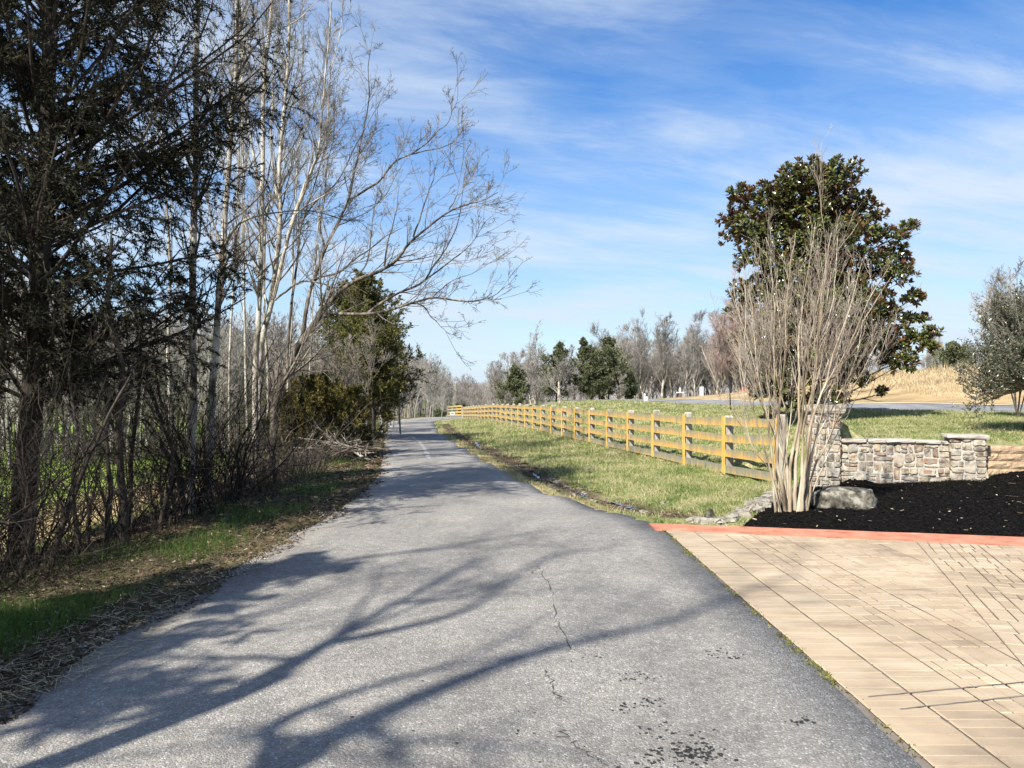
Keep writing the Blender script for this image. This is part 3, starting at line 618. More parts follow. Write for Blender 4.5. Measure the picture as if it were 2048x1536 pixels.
# ------------------------------------------------------------------ masonry
def guillotine(u0,v0,u1,v1,out,amax):
    w,h=u1-u0,v1-v0
    if w*h<amax*rng.uniform(.25,1.45) and w<.46 and h<.30 or min(w,h)<.075: out.append((u0,v0,u1,v1)); return
    if w>h*rng.uniform(1.0,1.7): c=u0+w*rng.uniform(.25,.75); guillotine(u0,v0,c,v1,out,amax); guillotine(c,v0,u1,v1,out,amax)
    else: c=v0+h*rng.uniform(.28,.72); guillotine(u0,v0,u1,c,out,amax); guillotine(u0,c,u1,v1,out,amax)
def stone_face(mb,org,ux,uz,n,wid,hei,amax=.05,depth=.024,gap=.008):
    cells=[]; guillotine(0,0,wid,hei,cells,amax)
    org,ux,uz,n=[np.asarray(a,float) for a in (org,ux,uz,n)]
    for (u0,v0,u1,v1) in cells:
        cu,cv=(u0+u1)/2,(v0+v1)/2; hw,hh=(u1-u0)/2-gap,(v1-v0)/2-gap
        if hw<.01 or hh<.01: continue
        K=14; a=(np.arange(K)+.5)/K*2*math.pi; e=rng.uniform(.28,.6)
        pu=np.sign(np.cos(a))*np.abs(np.cos(a))**e*hw; pv_=np.sign(np.sin(a))*np.abs(np.sin(a))**e*hh
        jt=1+np.clip(rng.normal(size=K)*.10,-.28,.12); pu*=jt; pv_*=jt
        sh=rng.normal()*.12; pu2=np.clip(pu+sh*pv_,-hw-gap*.6,hw+gap*.6); dp=depth*rng.uniform(.5,1.25); tl=rng.normal(size=2)*.09
        rings=[]
        for s,d in ((1.0,0.0),(.97,.6),(.86,.95),(.5,1.02)):
            x=cu+pu2*s; y=cv+pv_*s; dd=dp*d+(tl[0]*pu2*s+tl[1]*pv_*s)*(d>0)+rng.normal(size=K)*.0025
            rings.append(org+x[:,None]*ux+y[:,None]*uz+dd[:,None]*n)
        v=np.concatenate(rings); i=np.arange(K)
        f=np.concatenate([np.stack([r*K+i,r*K+(i+1)%K,r*K+K+(i+1)%K,r*K+K+i],-1) for r in range(3)])
        mb.add(v,f); mb.add(rings[-1],[list(range(K))])
def slab(mb,c,ux,uy,lx,ly,h,m=0,rough=.02,seg=.16):
    # a rough flagstone: perturbed outline, broken edge
    nx,ny=max(2,int(lx/seg)),max(2,int(ly/seg))
    o=[(i/nx-.5,-.5) for i in range(nx)]+[(.5,j/ny-.5) for j in range(ny)]+[(.5-i/nx,.5) for i in range(nx)]+[(-.5,.5-j/ny) for j in range(ny)]
    o=np.array(o)*[lx,ly]; o+=rng.normal(size=o.shape)*rough*.6; K=len(o); rings=[]
    for s,z in ((.96,0),(1.0,.3),(1.0,.75),(.95,1.0)):
        q=o*s+rng.normal(size=o.shape)*rough*.35; rings.append(np.asarray(c)+q[:,:1]*ux+q[:,1:]*uy+np.array([0,0,1.])*(z*h+rng.normal(size=(K,1))*rough*.15))
    v=np.concatenate(rings); i=np.arange(K)
    mb.add(v,np.concatenate([np.stack([r*K+i,r*K+(i+1)%K,r*K+K+(i+1)%K,r*K+K+i],-1) for r in range(3)]),m); mb.add(rings[-1],[list(range(K))],m); mb.add(rings[0],[list(range(K))[::-1]],m)
def pillar(name,label,c,yaw,w,h,capw,caph,zb):
    t=thing(name,label,'pillar',(c[0],c[1],zb),yaw)
    capm=M['stone'] if h>1 else M['cap']
    core=MB(); core.box((0,0,h/2-.1),w-.04,w-.04,h+.2); core.build('mortar_core',M['mortar'],t)
    st=MB()
    for k in range(4):
        a=k*math.pi/2; ux=np.array([math.cos(a),math.sin(a),0]); n=np.array([math.sin(a),-math.cos(a),0])
        stone_face(st,n*(w/2-.02)-ux*(w/2-.005)+np.array([0,0,-.12]),ux,(0,0,1),n,w-.01,h+.12,.036)
    st.build('stone_face',M['stone'],t)
    cp=MB(); slab(cp,(0,0,h+.002),np.array([1,0,0]),np.array([0,1,0]),capw,capw*.95,caph,rough=.022); cp.build('cap',capm,t)
    return t
pl=(5.62,13.55); pr=(7.72,12.78)
wd=np.array([pr[0]-pl[0],pr[1]-pl[1],0]); wl=np.linalg.norm(wd); wux=wd/wl; wn=np.array([wux[1],-wux[0],0]); yaw=math.atan2(wux[1],wux[0])
pillar('stone_pillar','taller fieldstone pillar behind the bare crape myrtle at the end of the rail fence',pl,yaw,.56,1.30,.68,.14,-.02)
pillar('stone_pillar','shorter fieldstone pillar with a pale slab cap between stone wall and block wall',pr,yaw,.54,.70,.64,.06,.17)
t=thing('stone_wall','low fieldstone wall with a flat stone coping behind the mulch bed','wall',((pl[0]+pr[0])/2,(pl[1]+pr[1])/2,0))
L=wl-.5; core=MB(); core.box((0,0,.28),L,.3,.98,ax=wux,ay=-wn); core.build('mortar_core',M['mortar'],t)
st=MB(); stone_face(st,wn*.15-wux*L/2+np.array([0,0,-.15]),wux,(0,0,1),wn,L,.91,.036,.024); stone_face(st,-wn*.15+wux*L/2+np.array([0,0,.3]),-wux,(0,0,1),-wn,L,.46,.05); st.build('stone_face',M['stone'],t)
cp=MB(); u=-L/2
while u<L/2-.05:
    l=min(rng.uniform(.24,.5),L/2-u); slab(cp,wux*(u+l/2)+np.array([0,0,.772+rng.normal()*.004]),wux,-wn,l-.012,.42,.055+rng.normal()*.006,rough=.016,seg=.1); u+=l
cp.build('coping',M['cap'],t)
for k in range(14):
    y_=rng.uniform(10.6,16.5); x_=float(XR(np.array([y_]))[0])+.85+rng.normal()*.18; s_=rng.uniform(.05,.11)
    mb=MB(); a_=rng.uniform(0,6.28); slab(mb,(0,0,-.03),np.array([math.cos(a_),math.sin(a_),rng.normal()*.1]),np.array([-math.sin(a_),math.cos(a_),rng.normal()*.1]),s_*1.3,s_,.06,rough=.018,seg=.045)
    tag(mb.build('ditch_stone',M['edgestone'],loc=(x_,y_,TZ(x_,y_)+.005)),'small grey stone lying in the muddy ditch between road and grass bank','stone','stones lying in the ditch')
# split-face block wall
t=thing('block_wall','tan split face retaining block wall right of the short pillar','wall',(pr[0]+.3,pr[1]-.02,.15))
def rough_block(mb,c,ux,uy,w,d,h):
    K=7; gx=np.linspace(-w/2,w/2,K); gz=np.linspace(0,h,4); q=[]
    for z in gz:
        for x in gx:
            ed=(abs(x)>w/2-.01)or z in (gz[0],gz[-1]); q.append(np.asarray(c)+ux*(x+rng.normal()*.002)-uy*(d/2-(.022 if ed else rng.uniform(-.012,.012)))+np.array([0,0,z]))
    i=np.arange(4*K).reshape(4,K); mb.add(q,np.stack([i[:-1,:-1],i[:-1,1:],i[1:,1:],i[1:,:-1]],-1).reshape(-1,4))
    mb.box(np.asarray(c)+uy*.015+np.array([0,0,h/2]),w,d-.034,h-.004,ax=ux,ay=uy)
bux=np.array([.985,-.17,0]); bux/=np.linalg.norm(bux); buy=np.array([-bux[1],bux[0],0])
for c in range(5):
    bk=MB(); h=.125; x0=.02-(.2 if c%2 else 0); z=-.05+c*(h+.004)
    while x0<6:
        w=.4; a=max(x0,.02); 
        if x0+w-a>.06: rough_block(bk,bux*(a+(x0+w-a)/2)+buy*(.03+c*.018)+np.array([0,0,z]),bux,buy,x0+w-a-.006,.28 if c<4 else .33,h)
        x0+=w
    bk.build('capstone_course' if c==4 else 'block_course',M['block'],t)
# boulder
def boulder(name,label,cat,loc,sx,sy,sz,rz,mat,seed,flat=.6,group=None,sub=4):
    import bmesh
    from mathutils import noise as mn
    bm=bmesh.new(); bmesh.ops.create_icosphere(bm,subdivisions=sub,radius=1.0)
    for v in bm.verts:
        p=v.co.copy(); n=mn.noise(p*1.1+Vector((seed,0,0)))*.30+mn.noise(p*2.4+Vector((0,seed,0)))*.20+abs(mn.noise(p*4.3+Vector((0,seed,3))))*-.14+mn.noise(p*9)*.04+mn.noise(p*21)*.02
        q=p*(1+n); e=.62
        q=Vector((math.copysign(abs(q.x)**e,q.x),math.copysign(abs(q.y)**.8,q.y),q.z)); 
        if q.z>flat: q.z=flat+(q.z-flat)*.28
        v.co=Vector((q.x*sx,q.y*sy,q.z*sz))
    me=bpy.data.meshes.new(name); bm.to_mesh(me); bm.free()
    for p in me.polygons: p.use_smooth=True
    me.materials.append(mat); o=bpy.data.objects.new(name,me); COL.objects.link(o); o.location=tuple(float(a) for a in loc); o.rotation_euler=(0,0,rz)
    return tag(o,label,cat,group)
boulder('boulder','broad flat topped grey boulder in the black mulch beside the crape myrtle','boulder',(4.62,10.42,.10),.43,.30,.30,-.12,M['rock'],3.4)
boulder('boulder','small dark pointed stone standing up at the grass edge near the red border','stone',(*W(1420,1042,.0)[:2],.0),.075,.06,.15,.4,M['rock'],7.7,flat=2,sub=3)
# flat stones edging the mulch
edge_px=[(1388,1046,.13),(1400,1049,.12),(1412,1047,.13),(1428,1047,.12),(1440,1046,.10),(1452,1043,.12),(1464,1041,.12),(1470,1033,.10),(1480,1030,.12),(1490,1033,.10),(1484,1023,.10),(1497,1024,.14),(1508,1018,.17),(1514,1026,.12),(1526,1020,.13),(1521,1010,.16),(1532,1004,.15),(1540,1012,.11),(1545,1000,.14),(1538,994,.12),(1553,992,.13),(1556,1004,.12),(1562,996,.12)]
for px,py,s in edge_px:
    q=W(px,py,-.02); mb=MB(); tl=rng.normal(size=2)*.12
    a=rng.uniform(0,6.28); ux=np.array([math.cos(a),math.sin(a),tl[0]]); uy=np.array([-math.sin(a),math.cos(a),tl[1]])
    slab(mb,(0,0,-.02),ux,uy,s*1.35,s*.95,rng.uniform(.06,.10),rough=.02,seg=.05)
    o=mb.build('edging_stone',M['edgestone'],loc=(q[0],q[1],TZ(q[0],q[1])+.015)); tag(o,'flat grey edging stone in the row between bank grass and black mulch','stone','stones edging the mulch bed')
# yellow and brown fallen leaves on mulch are in the chips

# ------------------------------------------------------------------ rail fence
td=nrm(np.array([-.16,1.0,0])); nr=np.array([-td[1],td[0],0])       # nr points to the road side
FH=1.2; pitch=.338; rh=.165
fence=thing('rail_fence','long golden four rail board fence with grey posts running along the bank','fence',(fx(14.2),14.2,0))
org=np.array([fx(14.2),14.2,0])
SP=2.24; step=SP*td[1]
ypost=[14.2+2.24*i for i in range(29)]
def fpt(y,off=0.0): return np.array([fx(y),y,0.])+nr*off-org
def uvquad(o):
    me=o.data; uv=me.uv_layers.new(name='UVMap'); co=np.empty(len(me.vertices)*3,np.float32); me.vertices.foreach_get('co',co); co=co.reshape(-1,3)
    li=np.empty(len(me.loops),np.int32); me.loops.foreach_get('vertex_index',li)
    return me,uv,co,li
for i,y in enumerate(ypost):
    z=float(fz(y)); mb=MB(); b=fpt(y,-.08); h=FH+.12+rng.normal()*.03; hw=.075
    # post with chamfered top
    lev=[(-.4,1),(h-.035,1),(h,.72)]; v=[]
    for zz,s in lev:
        for sx,sy in ((-1,-1),(1,-1),(1,1),(-1,1)): v.append(b+td*sx*hw*s+nr*sy*hw*s+np.array([0,0,z+zz]))
    mb.add(v,[[r*4+k,r*4+(k+1)%4,r*4+4+(k+1)%4,r*4+4+k] for r in (0,1) for k in range(4)]+[[8,9,10,11]])
    mb.build('post',M['postwood'],fence)
    mb=MB(); mb.box(fpt(y,.0395)+np.array([0,0,z+.05+FH/2]),.135,.022,FH+.02+rng.normal()*.02,ax=nrm(td+np.array([0,0,rng.normal()*.012])),ay=nr,az=np.array([0,rng.normal()*.01,1.])); mb.build('batten',M['batten'],fence)
def rail_mesh(ya,yb,lev,low):
    ys=[y for y in ypost if ya-.01<=y<=yb+.01]; v=[];uvs=[]
    v=[]; sag=rng.normal(size=len(ys))*.013
    for k,y in enumerate(ys):
        e=(.004 if y==ya else 0)-(.004 if y==yb else 0)
        for dz,t in ((0,0),(rh,1)):
            for off in (.0005,.0265):
                v.append(fpt(y,off)+td*e+np.array([0,0,float(fz(y))+.055+lev*pitch+dz+sag[k]]))
    f=[]
    for k in range(len(ys)-1):
        a=k*4; b=a+4
        f+= [[a,b,b+2,a+2],[a+1,a+3,b+3,b+1],[a,a+1,b+1,b],[a+2,b+2,b+3,a+3]]
    n=(len(ys)-1)*4; f+=[[0,2,3,1],[n,n+1,n+3,n+2]]
    mb=MB(); mb.add(v,f); o=mb.build('rail',M['rail_low'] if low else M['rail'],fence)
    me,uv,co,li=uvquad(o); top=(np.arange(len(co))%4>=2).astype(float); u=np.zeros((len(li),2),np.float32); u[:,1]=top[li]; uv.data.foreach_set('uv',u.ravel())
for lev in range(4):
    i=0 if lev%2==0 else -1
    k=0
    cuts=list(range(0,29,2)) if lev%2==0 else [0]+list(range(1,29,2))
    if cuts[-1]!=28: cuts.append(28)
    for a,b in zip(cuts[:-1],cuts[1:]): rail_mesh(ypost[a],ypost[b],lev,lev==0)
# short run beyond the road bend and the little board in front of it
def short_fence():
    a=P(924,836,90.); b=P(896,836,96.); d=b-a; d[2]=0; l=np.linalg.norm(d); d/=l; n=np.array([-d[1],d[0],0]); n=-n if n[1]>0 else n
    za,zb=TZ(a[0],a[1]),TZ(b[0],b[1]); t=thing('rail_fence','short far run of golden rail fence beyond the bend of the road','fence',(a[0],a[1],za))
    N=3
    for k in range(N+1):
        u=k/N*l; z=(zb-za)*k/N; mb=MB(); mb.box(d*u+np.array([0,0,z+.55]),.13,.13,1.5,ax=d,ay=n); mb.build('post',M['postwood'],t)
    for lev in range(4):
        mb=MB(); v=[]
        for u,z in ((0,0),(l,zb-za)):
            for dz in (0,.19): 
                for o in (.07,.1): v.append(d*u+n*o+np.array([0,0,z+.1+lev*.36+dz]))
        mb.add(v,[[0,4,6,2],[1,3,7,5],[0,1,5,4],[2,6,7,3],[0,2,3,1],[4,5,7,6]]); o=mb.build('rail',M['rail'],t)
        me,uv,co,li=uvquad(o)
short_fence()
b=P(905,829,82.); zb=TZ(b[0],b[1]); t=thing('sign_board','small orange and white board on two short legs beside the road bend','sign',(b[0],b[1],zb),.25)
mb=MB(); mb.box((0,0,.5),.52,.03,.42,bev=.006); mb.build('panel',M['white'],t)
for z in (.335,.665):
    mb=MB(); mb.box((0,-.018,z),.51,.006,.08); mb.build('orange_strip',M['orange'],t)
mb=MB(); mb.box((0,-.018,.5),.38,.006,.1); mb.build('lettering_strip',M['brownpost'],t)
for x_ in (-.2,.2):
    mb=MB(); mb.box((x_,.022,.3),.04,.012,.8); mb.build('leg',M['postwood'],t)

# ------------------------------------------------------------------ small things on the lawn and by the drive
def lathe(mb,prof,c=(0,0,0),n=14,axis=2,m=0):
    a=np.arange(n)*2*math.pi/n; rings=[]
    for r,z in prof:
        q=np.stack([r*np.cos(a),r*np.sin(a),np.full(n,z)],1); q=np.roll(q,axis-2,axis=1) if axis!=2 else q; rings.append(q+np.asarray(c))
    i=np.arange(n); mb.add(np.concatenate(rings),np.concatenate([np.stack([r*n+i,r*n+(i+1)%n,r*n+n+(i+1)%n,r*n+n+i],-1) for r in range(len(prof)-1)]),m); mb.add(rings[-1],[list(range(n))],m)
q=P(1291,808,50.); q[2]=TZ(q[0],q[1]); t=thing('pipe_marker','white stub pipe marker with a dark cap on the lawn below the drive','marker',q)
mb=MB(); lathe(mb,[(.055,-.1),(.055,.5),(.05,.52),(.001,.52)],(-.05,0,0)); mb.build('pipe',M['white'],t)
mb=MB(); lathe(mb,[(.06,-.1),(.06,.3),(.05,.33),(.001,.33)],(.09,.02,0)); mb.build('short_pipe',M['white'],t)
mb=MB(); lathe(mb,[(.05,.0),(.062,.02),(.062,.24),(.03,.27),(.001,.27)],(.09,.02,.31)); mb.build('dark_cap',M['bark_dark'],t)
q=P(1360,797,62.); q[2]=TZ(q[0],q[1]); t=thing('marker_stand','white board on a brown post with a small white figure on top by the drive','marker',q)
mb=MB(); mb.box((0,0,.2),.14,.14,.5,bev=.01); mb.build('post',M['brownpost'],t)
mb=MB(); mb.box((0,0,.5),.58,.22,.08,bev=.02); mb.build('board',M['white'],t)
mb=MB(); lathe(mb,[(.05,0),(.09,.05),(.1,.14),(.06,.22),(.035,.26),(.055,.31),(.04,.36),(.001,.38)],(0,0,.54)); mb.build('figure',M['white'],t,smooth=True)
q=P(1403,800,58.); q[2]=TZ(q[0],q[1]); t=thing('utility_pedestal','plain upright white utility box at the far edge of the drive','utility box',q)
mb=MB(); mb.box((0,0,.3),.26,.22,.72,bev=.02); mb.build('cabinet',M['white'],t)
mb=MB(); mb.box((0,0,.69),.29,.25,.06,bev=.015); mb.build('lid',M['white'],t)
q=P(1486,786,64.); q[2]=TZ(q[0],q[1]); q[2]=max(q[2],1.65); t=thing('fire_hydrant','red fire hydrant on the low tan rise behind the drive','hydrant',(q[0],q[1],TZ(q[0],q[1])))
mb=MB(); lathe(mb,[(.15,-.05),(.15,.03),(.1,.04),(.1,.4),(.13,.41),(.13,.45),(.11,.52),(.07,.58),(.03,.6),(.03,.65),(.001,.65)]); mb.build('barrel',M['red'],t,smooth=True)
for s in (-1,1):
    mb=MB(); lathe(mb,[(.05,0),(.05,.1),(.065,.1),(.065,.15),(.001,.15)] if s>0 else [(.05,0),(.05,-.1),(.065,-.1),(.065,-.15),(.001,-.15)],(s*.07,0,.33),axis=0); mb.build('nozzle',M['red'],t)

# ------------------------------------------------------------------ trees
def bare_template(h,spread,seed,trunk_r,nl=14,twn=(6,5,4),fork=1,up=.1,thin=.006,wig=.09):
    """trunk polylines + crown polylines of one leafless tree, base at the origin"""
    p0=np.zeros((fork,3)); d0=np.column_stack([rng.normal(size=(fork,2))*.16*(fork>1)+rng.normal(size=(fork,2))*.03,np.ones(fork)])
    T=walk(p0,d0,np.full(fork,h)*rng.uniform(.85,1.0,fork),14,.05,(0,0,.03)); R=np.repeat(np.linspace(trunk_r,trunk_r*.12,14)[None],fork,0)
    l1,r1=spawn(T,R,nl/fork if fork==1 else max(3,nl//fork),9,(.4,.85),(spread*.8,spread*1.2),(.2,.97),.5,wig*.7,(0,0,up),.25,.55,thin)
    l2,r2=spawn(l1,r1,twn[0],7,(.3,.75),(.35,.7),(.15,1),.55,wig*.7,(0,0,up*.6),.4,.4,thin*.8)
    l3,r3=spawn(l2,r2,twn[1],5,(.3,.75),(.4,.8),(.15,1),.6,wig*.7,(0,0,up*.4),.5,.4,thin*.7)
    l4,r4=spawn(l3,r3,twn[2],4,(.3,.75),(.5,.9),(.2,1),.6,wig*.7,(0,0,up*.3),.6,.3,thin*.6)
    return (T,R),[(l1,r1,4),(l2,r2,3),(l3,r3,3),(l4,r4,3)]
def bare_tree(name,label,cat,h,spread,tr,bark,twig,group=None,loc=(0,0,0),rz=0,nl=14,twn=(6,5,4),fork=1,up=.1,thin=.006,wig=.09):
    t=thing(name,label,cat,loc,rz,group)
    (T,R),C=bare_template(h,spread,0,tr,nl,twn,fork,up,thin,wig)
    mb=MB(); tubes(mb,T,R,7); mb.build('trunk',bark,t,smooth=True)
    mb=MB()
    for l,r,n in C: tubes(mb,l,r,n)
    mb.build('crown',twig,t); return t

def traced_tree(name,label,cat,paths,d0,bark,twig,group=None,n1=5.0,lf=(.9,2.2),twn=(5,4,3),thin=.0035,up=.06,K=26,side=None,depthwob=.25,ntr=.12,ang=(.35,.85)):
    """limbs follow measured outlines at their real distance; path = [(px,py,ddepth)...], r0, r1"""
    polys=[];rad=[]
    for pts,r0,r1 in paths:
        q=np.array([P(a[0],a[1],d0+(a[2] if len(a)>2 else 0)) for a in pts]); c=catmull(q,K)
        c+=np.cumsum(rng.normal(size=(K,3))*.008,0)*np.array([1,1,.3]); polys.append(c); rad.append(r0+(r1-r0)*np.linspace(0,1,K)**.8)
    T=np.array(polys);R=np.array(rad)
    b=T[0,0].copy(); b[2]=TZ(b[0],b[1]); T[0,0,2]=min(T[0,0,2],b[2]-.1)
    T=T-b
    t=thing(name,label,cat,b,0,group)
    mb=MB(); tubes(mb,T,R*(1+.06*rng.normal(size=R.shape)),8); mb.build('trunk',bark,t,smooth=True)
    L=plen(T); mb=MB()
    l1,r1=spawn(T,R,np.maximum(L*n1,2),8,ang,(1,1),(ntr,1.0),.42,.06,(0,0,up),.3,0,thin)
    s=rng.uniform(lf[0],lf[1],len(l1))[:,None,None]*(.45+.55*np.clip(r1[:,:1,None]/.02,0,1)); dl=plen(l1)[:,None,None]; l1=l1[:,:1]+(l1-l1[:,:1])/np.maximum(dl,1e-6)*s
    l2,r2=spawn(l1,r1,twn[0],6,(.35,.85),(.35,.65),(.15,1),.6,.06,(0,0,up*.7),.5,.3,thin*.85)
    l3,r3=spawn(l2,r2,twn[1],5,(.4,.9),(.3,.65),(.15,1),.65,.08,(0,0,up*.4),.6,.3,thin*.7)
    l4,r4=spawn(l3,r3,twn[2],3,(.4,.9),(.35,.7),(.2,1),.7,.08,(0,0,0),.7,.3,thin*.6)
    for l,r,n in ((l1,r1,4),(l2,r2,3),(l3,r3,3),(l4,r4,3)): tubes(mb,l,r,n)
    mb.build('crown',twig,t); return t

def cedar(name,label,h,rad,loc,mat,bark,nb=60,tw=9,leafn=16,leaf=(.10,.03),bare=.12,droop=-.02,group=None,top=.72,twig=None,rag=.35,rz=0):
    t=thing(name,label,'cedar',loc,rz,group)
    T=walk(np.zeros((1,3)),np.array([[rng.normal()*.03,rng.normal()*.03,1.]]),[h],14,.02); R=np.linspace(.0115*h+.02,.01,14)[None]
    mb=MB(); tubes(mb,T,R,7); mb.build('trunk',bark,t,smooth=True)
    u=np.sort(rng.uniform(bare,.97,nb)); f=u*13; i=np.minimum(f.astype(int),12); p=T[0,i]+(T[0,i+1]-T[0,i])*(f-i)[:,None]
    az=rng.uniform(0,2*math.pi,nb); e=rng.uniform(.1,.6,nb)+u*.6; d=np.column_stack([np.cos(az)*np.cos(e),np.sin(az)*np.cos(e),np.sin(e)])
    L=rad*np.clip(1.25*(1-u)**top+.07,0,1.05)*np.clip(1+rng.normal(size=nb)*rag,.35,1.5); L=np.where(u<bare+.1,L*.8,L)
    l1=walk(p,d,L,7,.08,(0,0,.04)); r1=np.linspace(1,.3,7)[None]*(.008+.006*L)[:,None]
    l2,r2=spawn(l1,r1,tw,5,(.4,1.0),(.25,.5),(.2,1),.5,.15,(0,0,droop+.05),.4,.5,.003,lmin=.12)
    l3,r3=spawn(l2,r2,3,4,(.4,.9),(.4,.7),(.2,1),.6,.2,(0,0,droop),.5,.3,.002,lmin=.08)
    fol=MB()
    for Pt,k in ((l2,leafn),(l3,leafn*.7)):
        N=len(Pt); idx=np.repeat(np.arange(N),max(1,int(k))); M_=len(idx); K=Pt.shape[1]; tt=rng.uniform(.2,1,M_)*(K-1); j=np.minimum(tt.astype(int),K-2)
        q=Pt[idx,j]+(Pt[idx,j+1]-Pt[idx,j])*(tt-j)[:,None]; dd=nrm(Pt[idx,j+1]-Pt[idx,j])+rng.normal(size=(M_,3))*.55+np.array([0,0,.15+droop])
        quads(fol,q,dd,rng.uniform(.5,1.3,M_)*leaf[0],rng.uniform(.6,1.3,M_)*leaf[1])
    br=MB(); tubes(br,l1,r1,4); tubes(br,l2,r2,3); br.build('branches',twig or bark,t)
    fol.build('crown',mat,t); return t

# --- the leaning tree and its neighbours behind the left verge
lean_paths=[
 ([(538,940),(546,880),(553,800),(575,742),(598,695),(625,655),(648,620,-.1)],.105,.07),
 ([(648,620,-.1),(671,588,-.3),(710,559,-.6),(756,541,-.9),(788,518,-1.2),(812,488,-1.4),(850,455,-1.6),(897,420,-1.8),(940,404,-2.0),(962,398,-2.1),(989,382,-2.2)],.06,.006),
 ([(603,690),(608,656,.1),(617,598,.2),(632,554,.3),(651,500,.4),(675,451,.5),(699,400,.6),(709,350,.7),(719,308,.7),(729,256,.8),(741,195,.9),(738,137,.9),(744,92,1)],.06,.007),
 ([(699,400,.6),(735,378,.5),(760,362,.4),(791,325,.3),(825,308,.2),(858,285,.1),(876,263,0),(897,248,-.1),(908,222,-.2),(917,200,-.2)],.032,.004),
 ([(825,308,.2),(850,303,.4),(880,298,.5),(910,283,.6),(926,262,.7),(940,244,.7)],.018,.003),
 ([(652,624,-.2),(690,628,-.5),(740,627,-.8),(776,620,-1.1),(830,603,-1.5),(866,594,-1.8),(900,598,-2.1),(939,601,-2.4),(965,595,-2.6),(985,588,-2.7),(1004,572,-2.8)],.045,.005),
 ([(830,604,-1.5),(850,618,-1.6),(866,637,-1.7),(884,653,-1.8),(905,672,-1.9)],.02,.003),
 ([(735,627,-.7),(760,607,-.6),(793,588,-.6),(842,566,-.7),(862,535,-.8),(883,508,-.9),(905,470,-1),(920,427,-1),(928,380,-1),(943,342,-1)],.038,.004),
 ([(842,566,-.7),(880,540,-1),(915,515,-1.3),(940,495,-1.4),(957,475,-1.5),(976,444,-1.6),(1000,425,-1.7)],.022,.003),
 ([(768,532,-1),(776,490,-.9),(788,450,-.8),(796,415,-.8),(800,372,-.7)],.025,.004),
 ([(828,474,-1.5),(842,430,-1.4),(853,392,-1.3),(864,360,-1.3),(868,325,-1.3),(886,298,-1.3)],.022,.003),
 ([(551,600,.4),(575,580,.3),(605,563,.2),(637,566,.1),(662,574,0),(690,585,-.2)],.03,.015),
 ([(620,560,.3),(645,553,.1),(678,544,-.1),(703,522,-.3),(734,499,-.4),(770,470,-.5),(800,455,-.6)],.034,.006),
 ([(652,500,.4),(640,450,.6),(650,400,.8),(655,330,1),(668,270,1.1),(672,200,1.2)],.03,.005),
 ([(719,308,.7),(745,270,.9),(758,215,1),(775,175,1.1)],.014,.003),
 ([(572,760,.2),(585,600,.6),(596,520,.8),(604,450,.9),(634,403,1),(678,362,1.1),(712,297,1.2),(743,236,1.2),(774,184,1.3)],.04,.004),
 ([(604,450,.9),(625,380,.8),(648,300,.7),(668,220,.7),(676,120,.7)],.024,.004),
 ([(675,451,.5),(700,440,.2),(742,420,0),(770,390,-.2),(790,350,-.3),(812,310,-.3)],.018,.003),
 ([(709,559,-.6),(735,520,-.3),(745,470,-.1),(752,420,0),(765,370,.1),(772,310,.1)],.022,.003),
 ([(866,594,-1.8),(895,570,-1.9),(925,555,-2),(955,545,-2.1),(975,525,-2.2)],.014,.003),
 ([(897,420,-1.8),(915,385,-1.8),(922,350,-1.8),(930,320,-1.8)],.014,.003),
]
traced_tree('leaning_tree','leafless grey tree leaning over the road with long bare limbs reaching right','tree',lean_paths,18.5,M['bark_grey'],M['twig_grey'],n1=3.6,lf=(.6,1.9),twn=(4,3,2),thin=.0045,ang=(.35,.8),up=.05,ntr=.22)
traced_tree('pale_tree','tall pale barked bare tree with several trunks left of the leaning tree','tree',[
 ([(508,945),(509,860),(509,739),(516,640),(522,520),(526,400),(528,300),(530,171),(540,80),(548,0),(552,-90)],.085,.035),
 ([(521,945,.2),(518,800,.3),(523,690,.3),(541,620,.2),(556,510,.1),(562,430,0),(560,330,0),(566,240,0),(575,140,0),(580,30,0),(584,-90,0)],.09,.03),
 ([(530,650,.2),(548,596,.1),(570,500,-.1),(590,430,-.2),(610,376,-.3),(626,330,-.4),(634,300,-.5),(640,240,-.5),(650,140,-.6),(660,40,-.6),(664,-60,-.6)],.06,.012),
 ([(572,497,-.1),(584,440,-.1),(600,395,0),(618,350,.1),(640,310,.2),(655,250,.3),(662,150,.4),(684,60,.5),(690,-40,.5)],.035,.008),
 ([(526,400),(512,330,.2),(498,250,.4),(490,150,.5),(486,40,.6),(480,-80,.6)],.04,.012),
 ([(562,430,0),(548,360,.3),(543,260,.5),(548,160,.6),(556,60,.7),(560,-60,.7)],.04,.012),
 ([(541,620,.2),(520,560,.5),(500,470,.7),(478,400,.9),(462,330,1.0)],.03,.006),
 ([(590,430,-.2),(630,400,-.5),(680,370,-.7),(720,330,-.9),(742,300,-1)],.022,.004)],
 18.9,M['bark_pale'],M['twig_grey'],n1=3.6,lf=(.7,1.9),twn=(4,4,2),thin=.0042,ntr=.3)
traced_tree('pale_tree','straight pale tree with the smooth light trunk nearest the road','tree',[
 ([(376,1025),(380,978),(382,860),(384,740),(386,500),(389,380),(390,308),(391,154),(393,0),(396,-160)],.075,.032),
 ([(391,280),(405,225,.2),(432,150,.4),(455,80,.5),(470,10,.6)],.02,.006),([(390,330),(378,250,-.2),(362,170,-.4),(345,90,-.5),(335,0,-.6)],.02,.006),
 ([(388,420),(410,360,.3),(440,290,.5),(456,240,.7)],.014,.004),([(386,560),(372,500,-.2),(350,430,-.4),(330,380,-.5)],.014,.004)],
 11.4,M['bark_pale'],M['twig_dark'],n1=3.2,lf=(.5,1.4),twn=(5,4,3),thin=.003,ntr=.35)
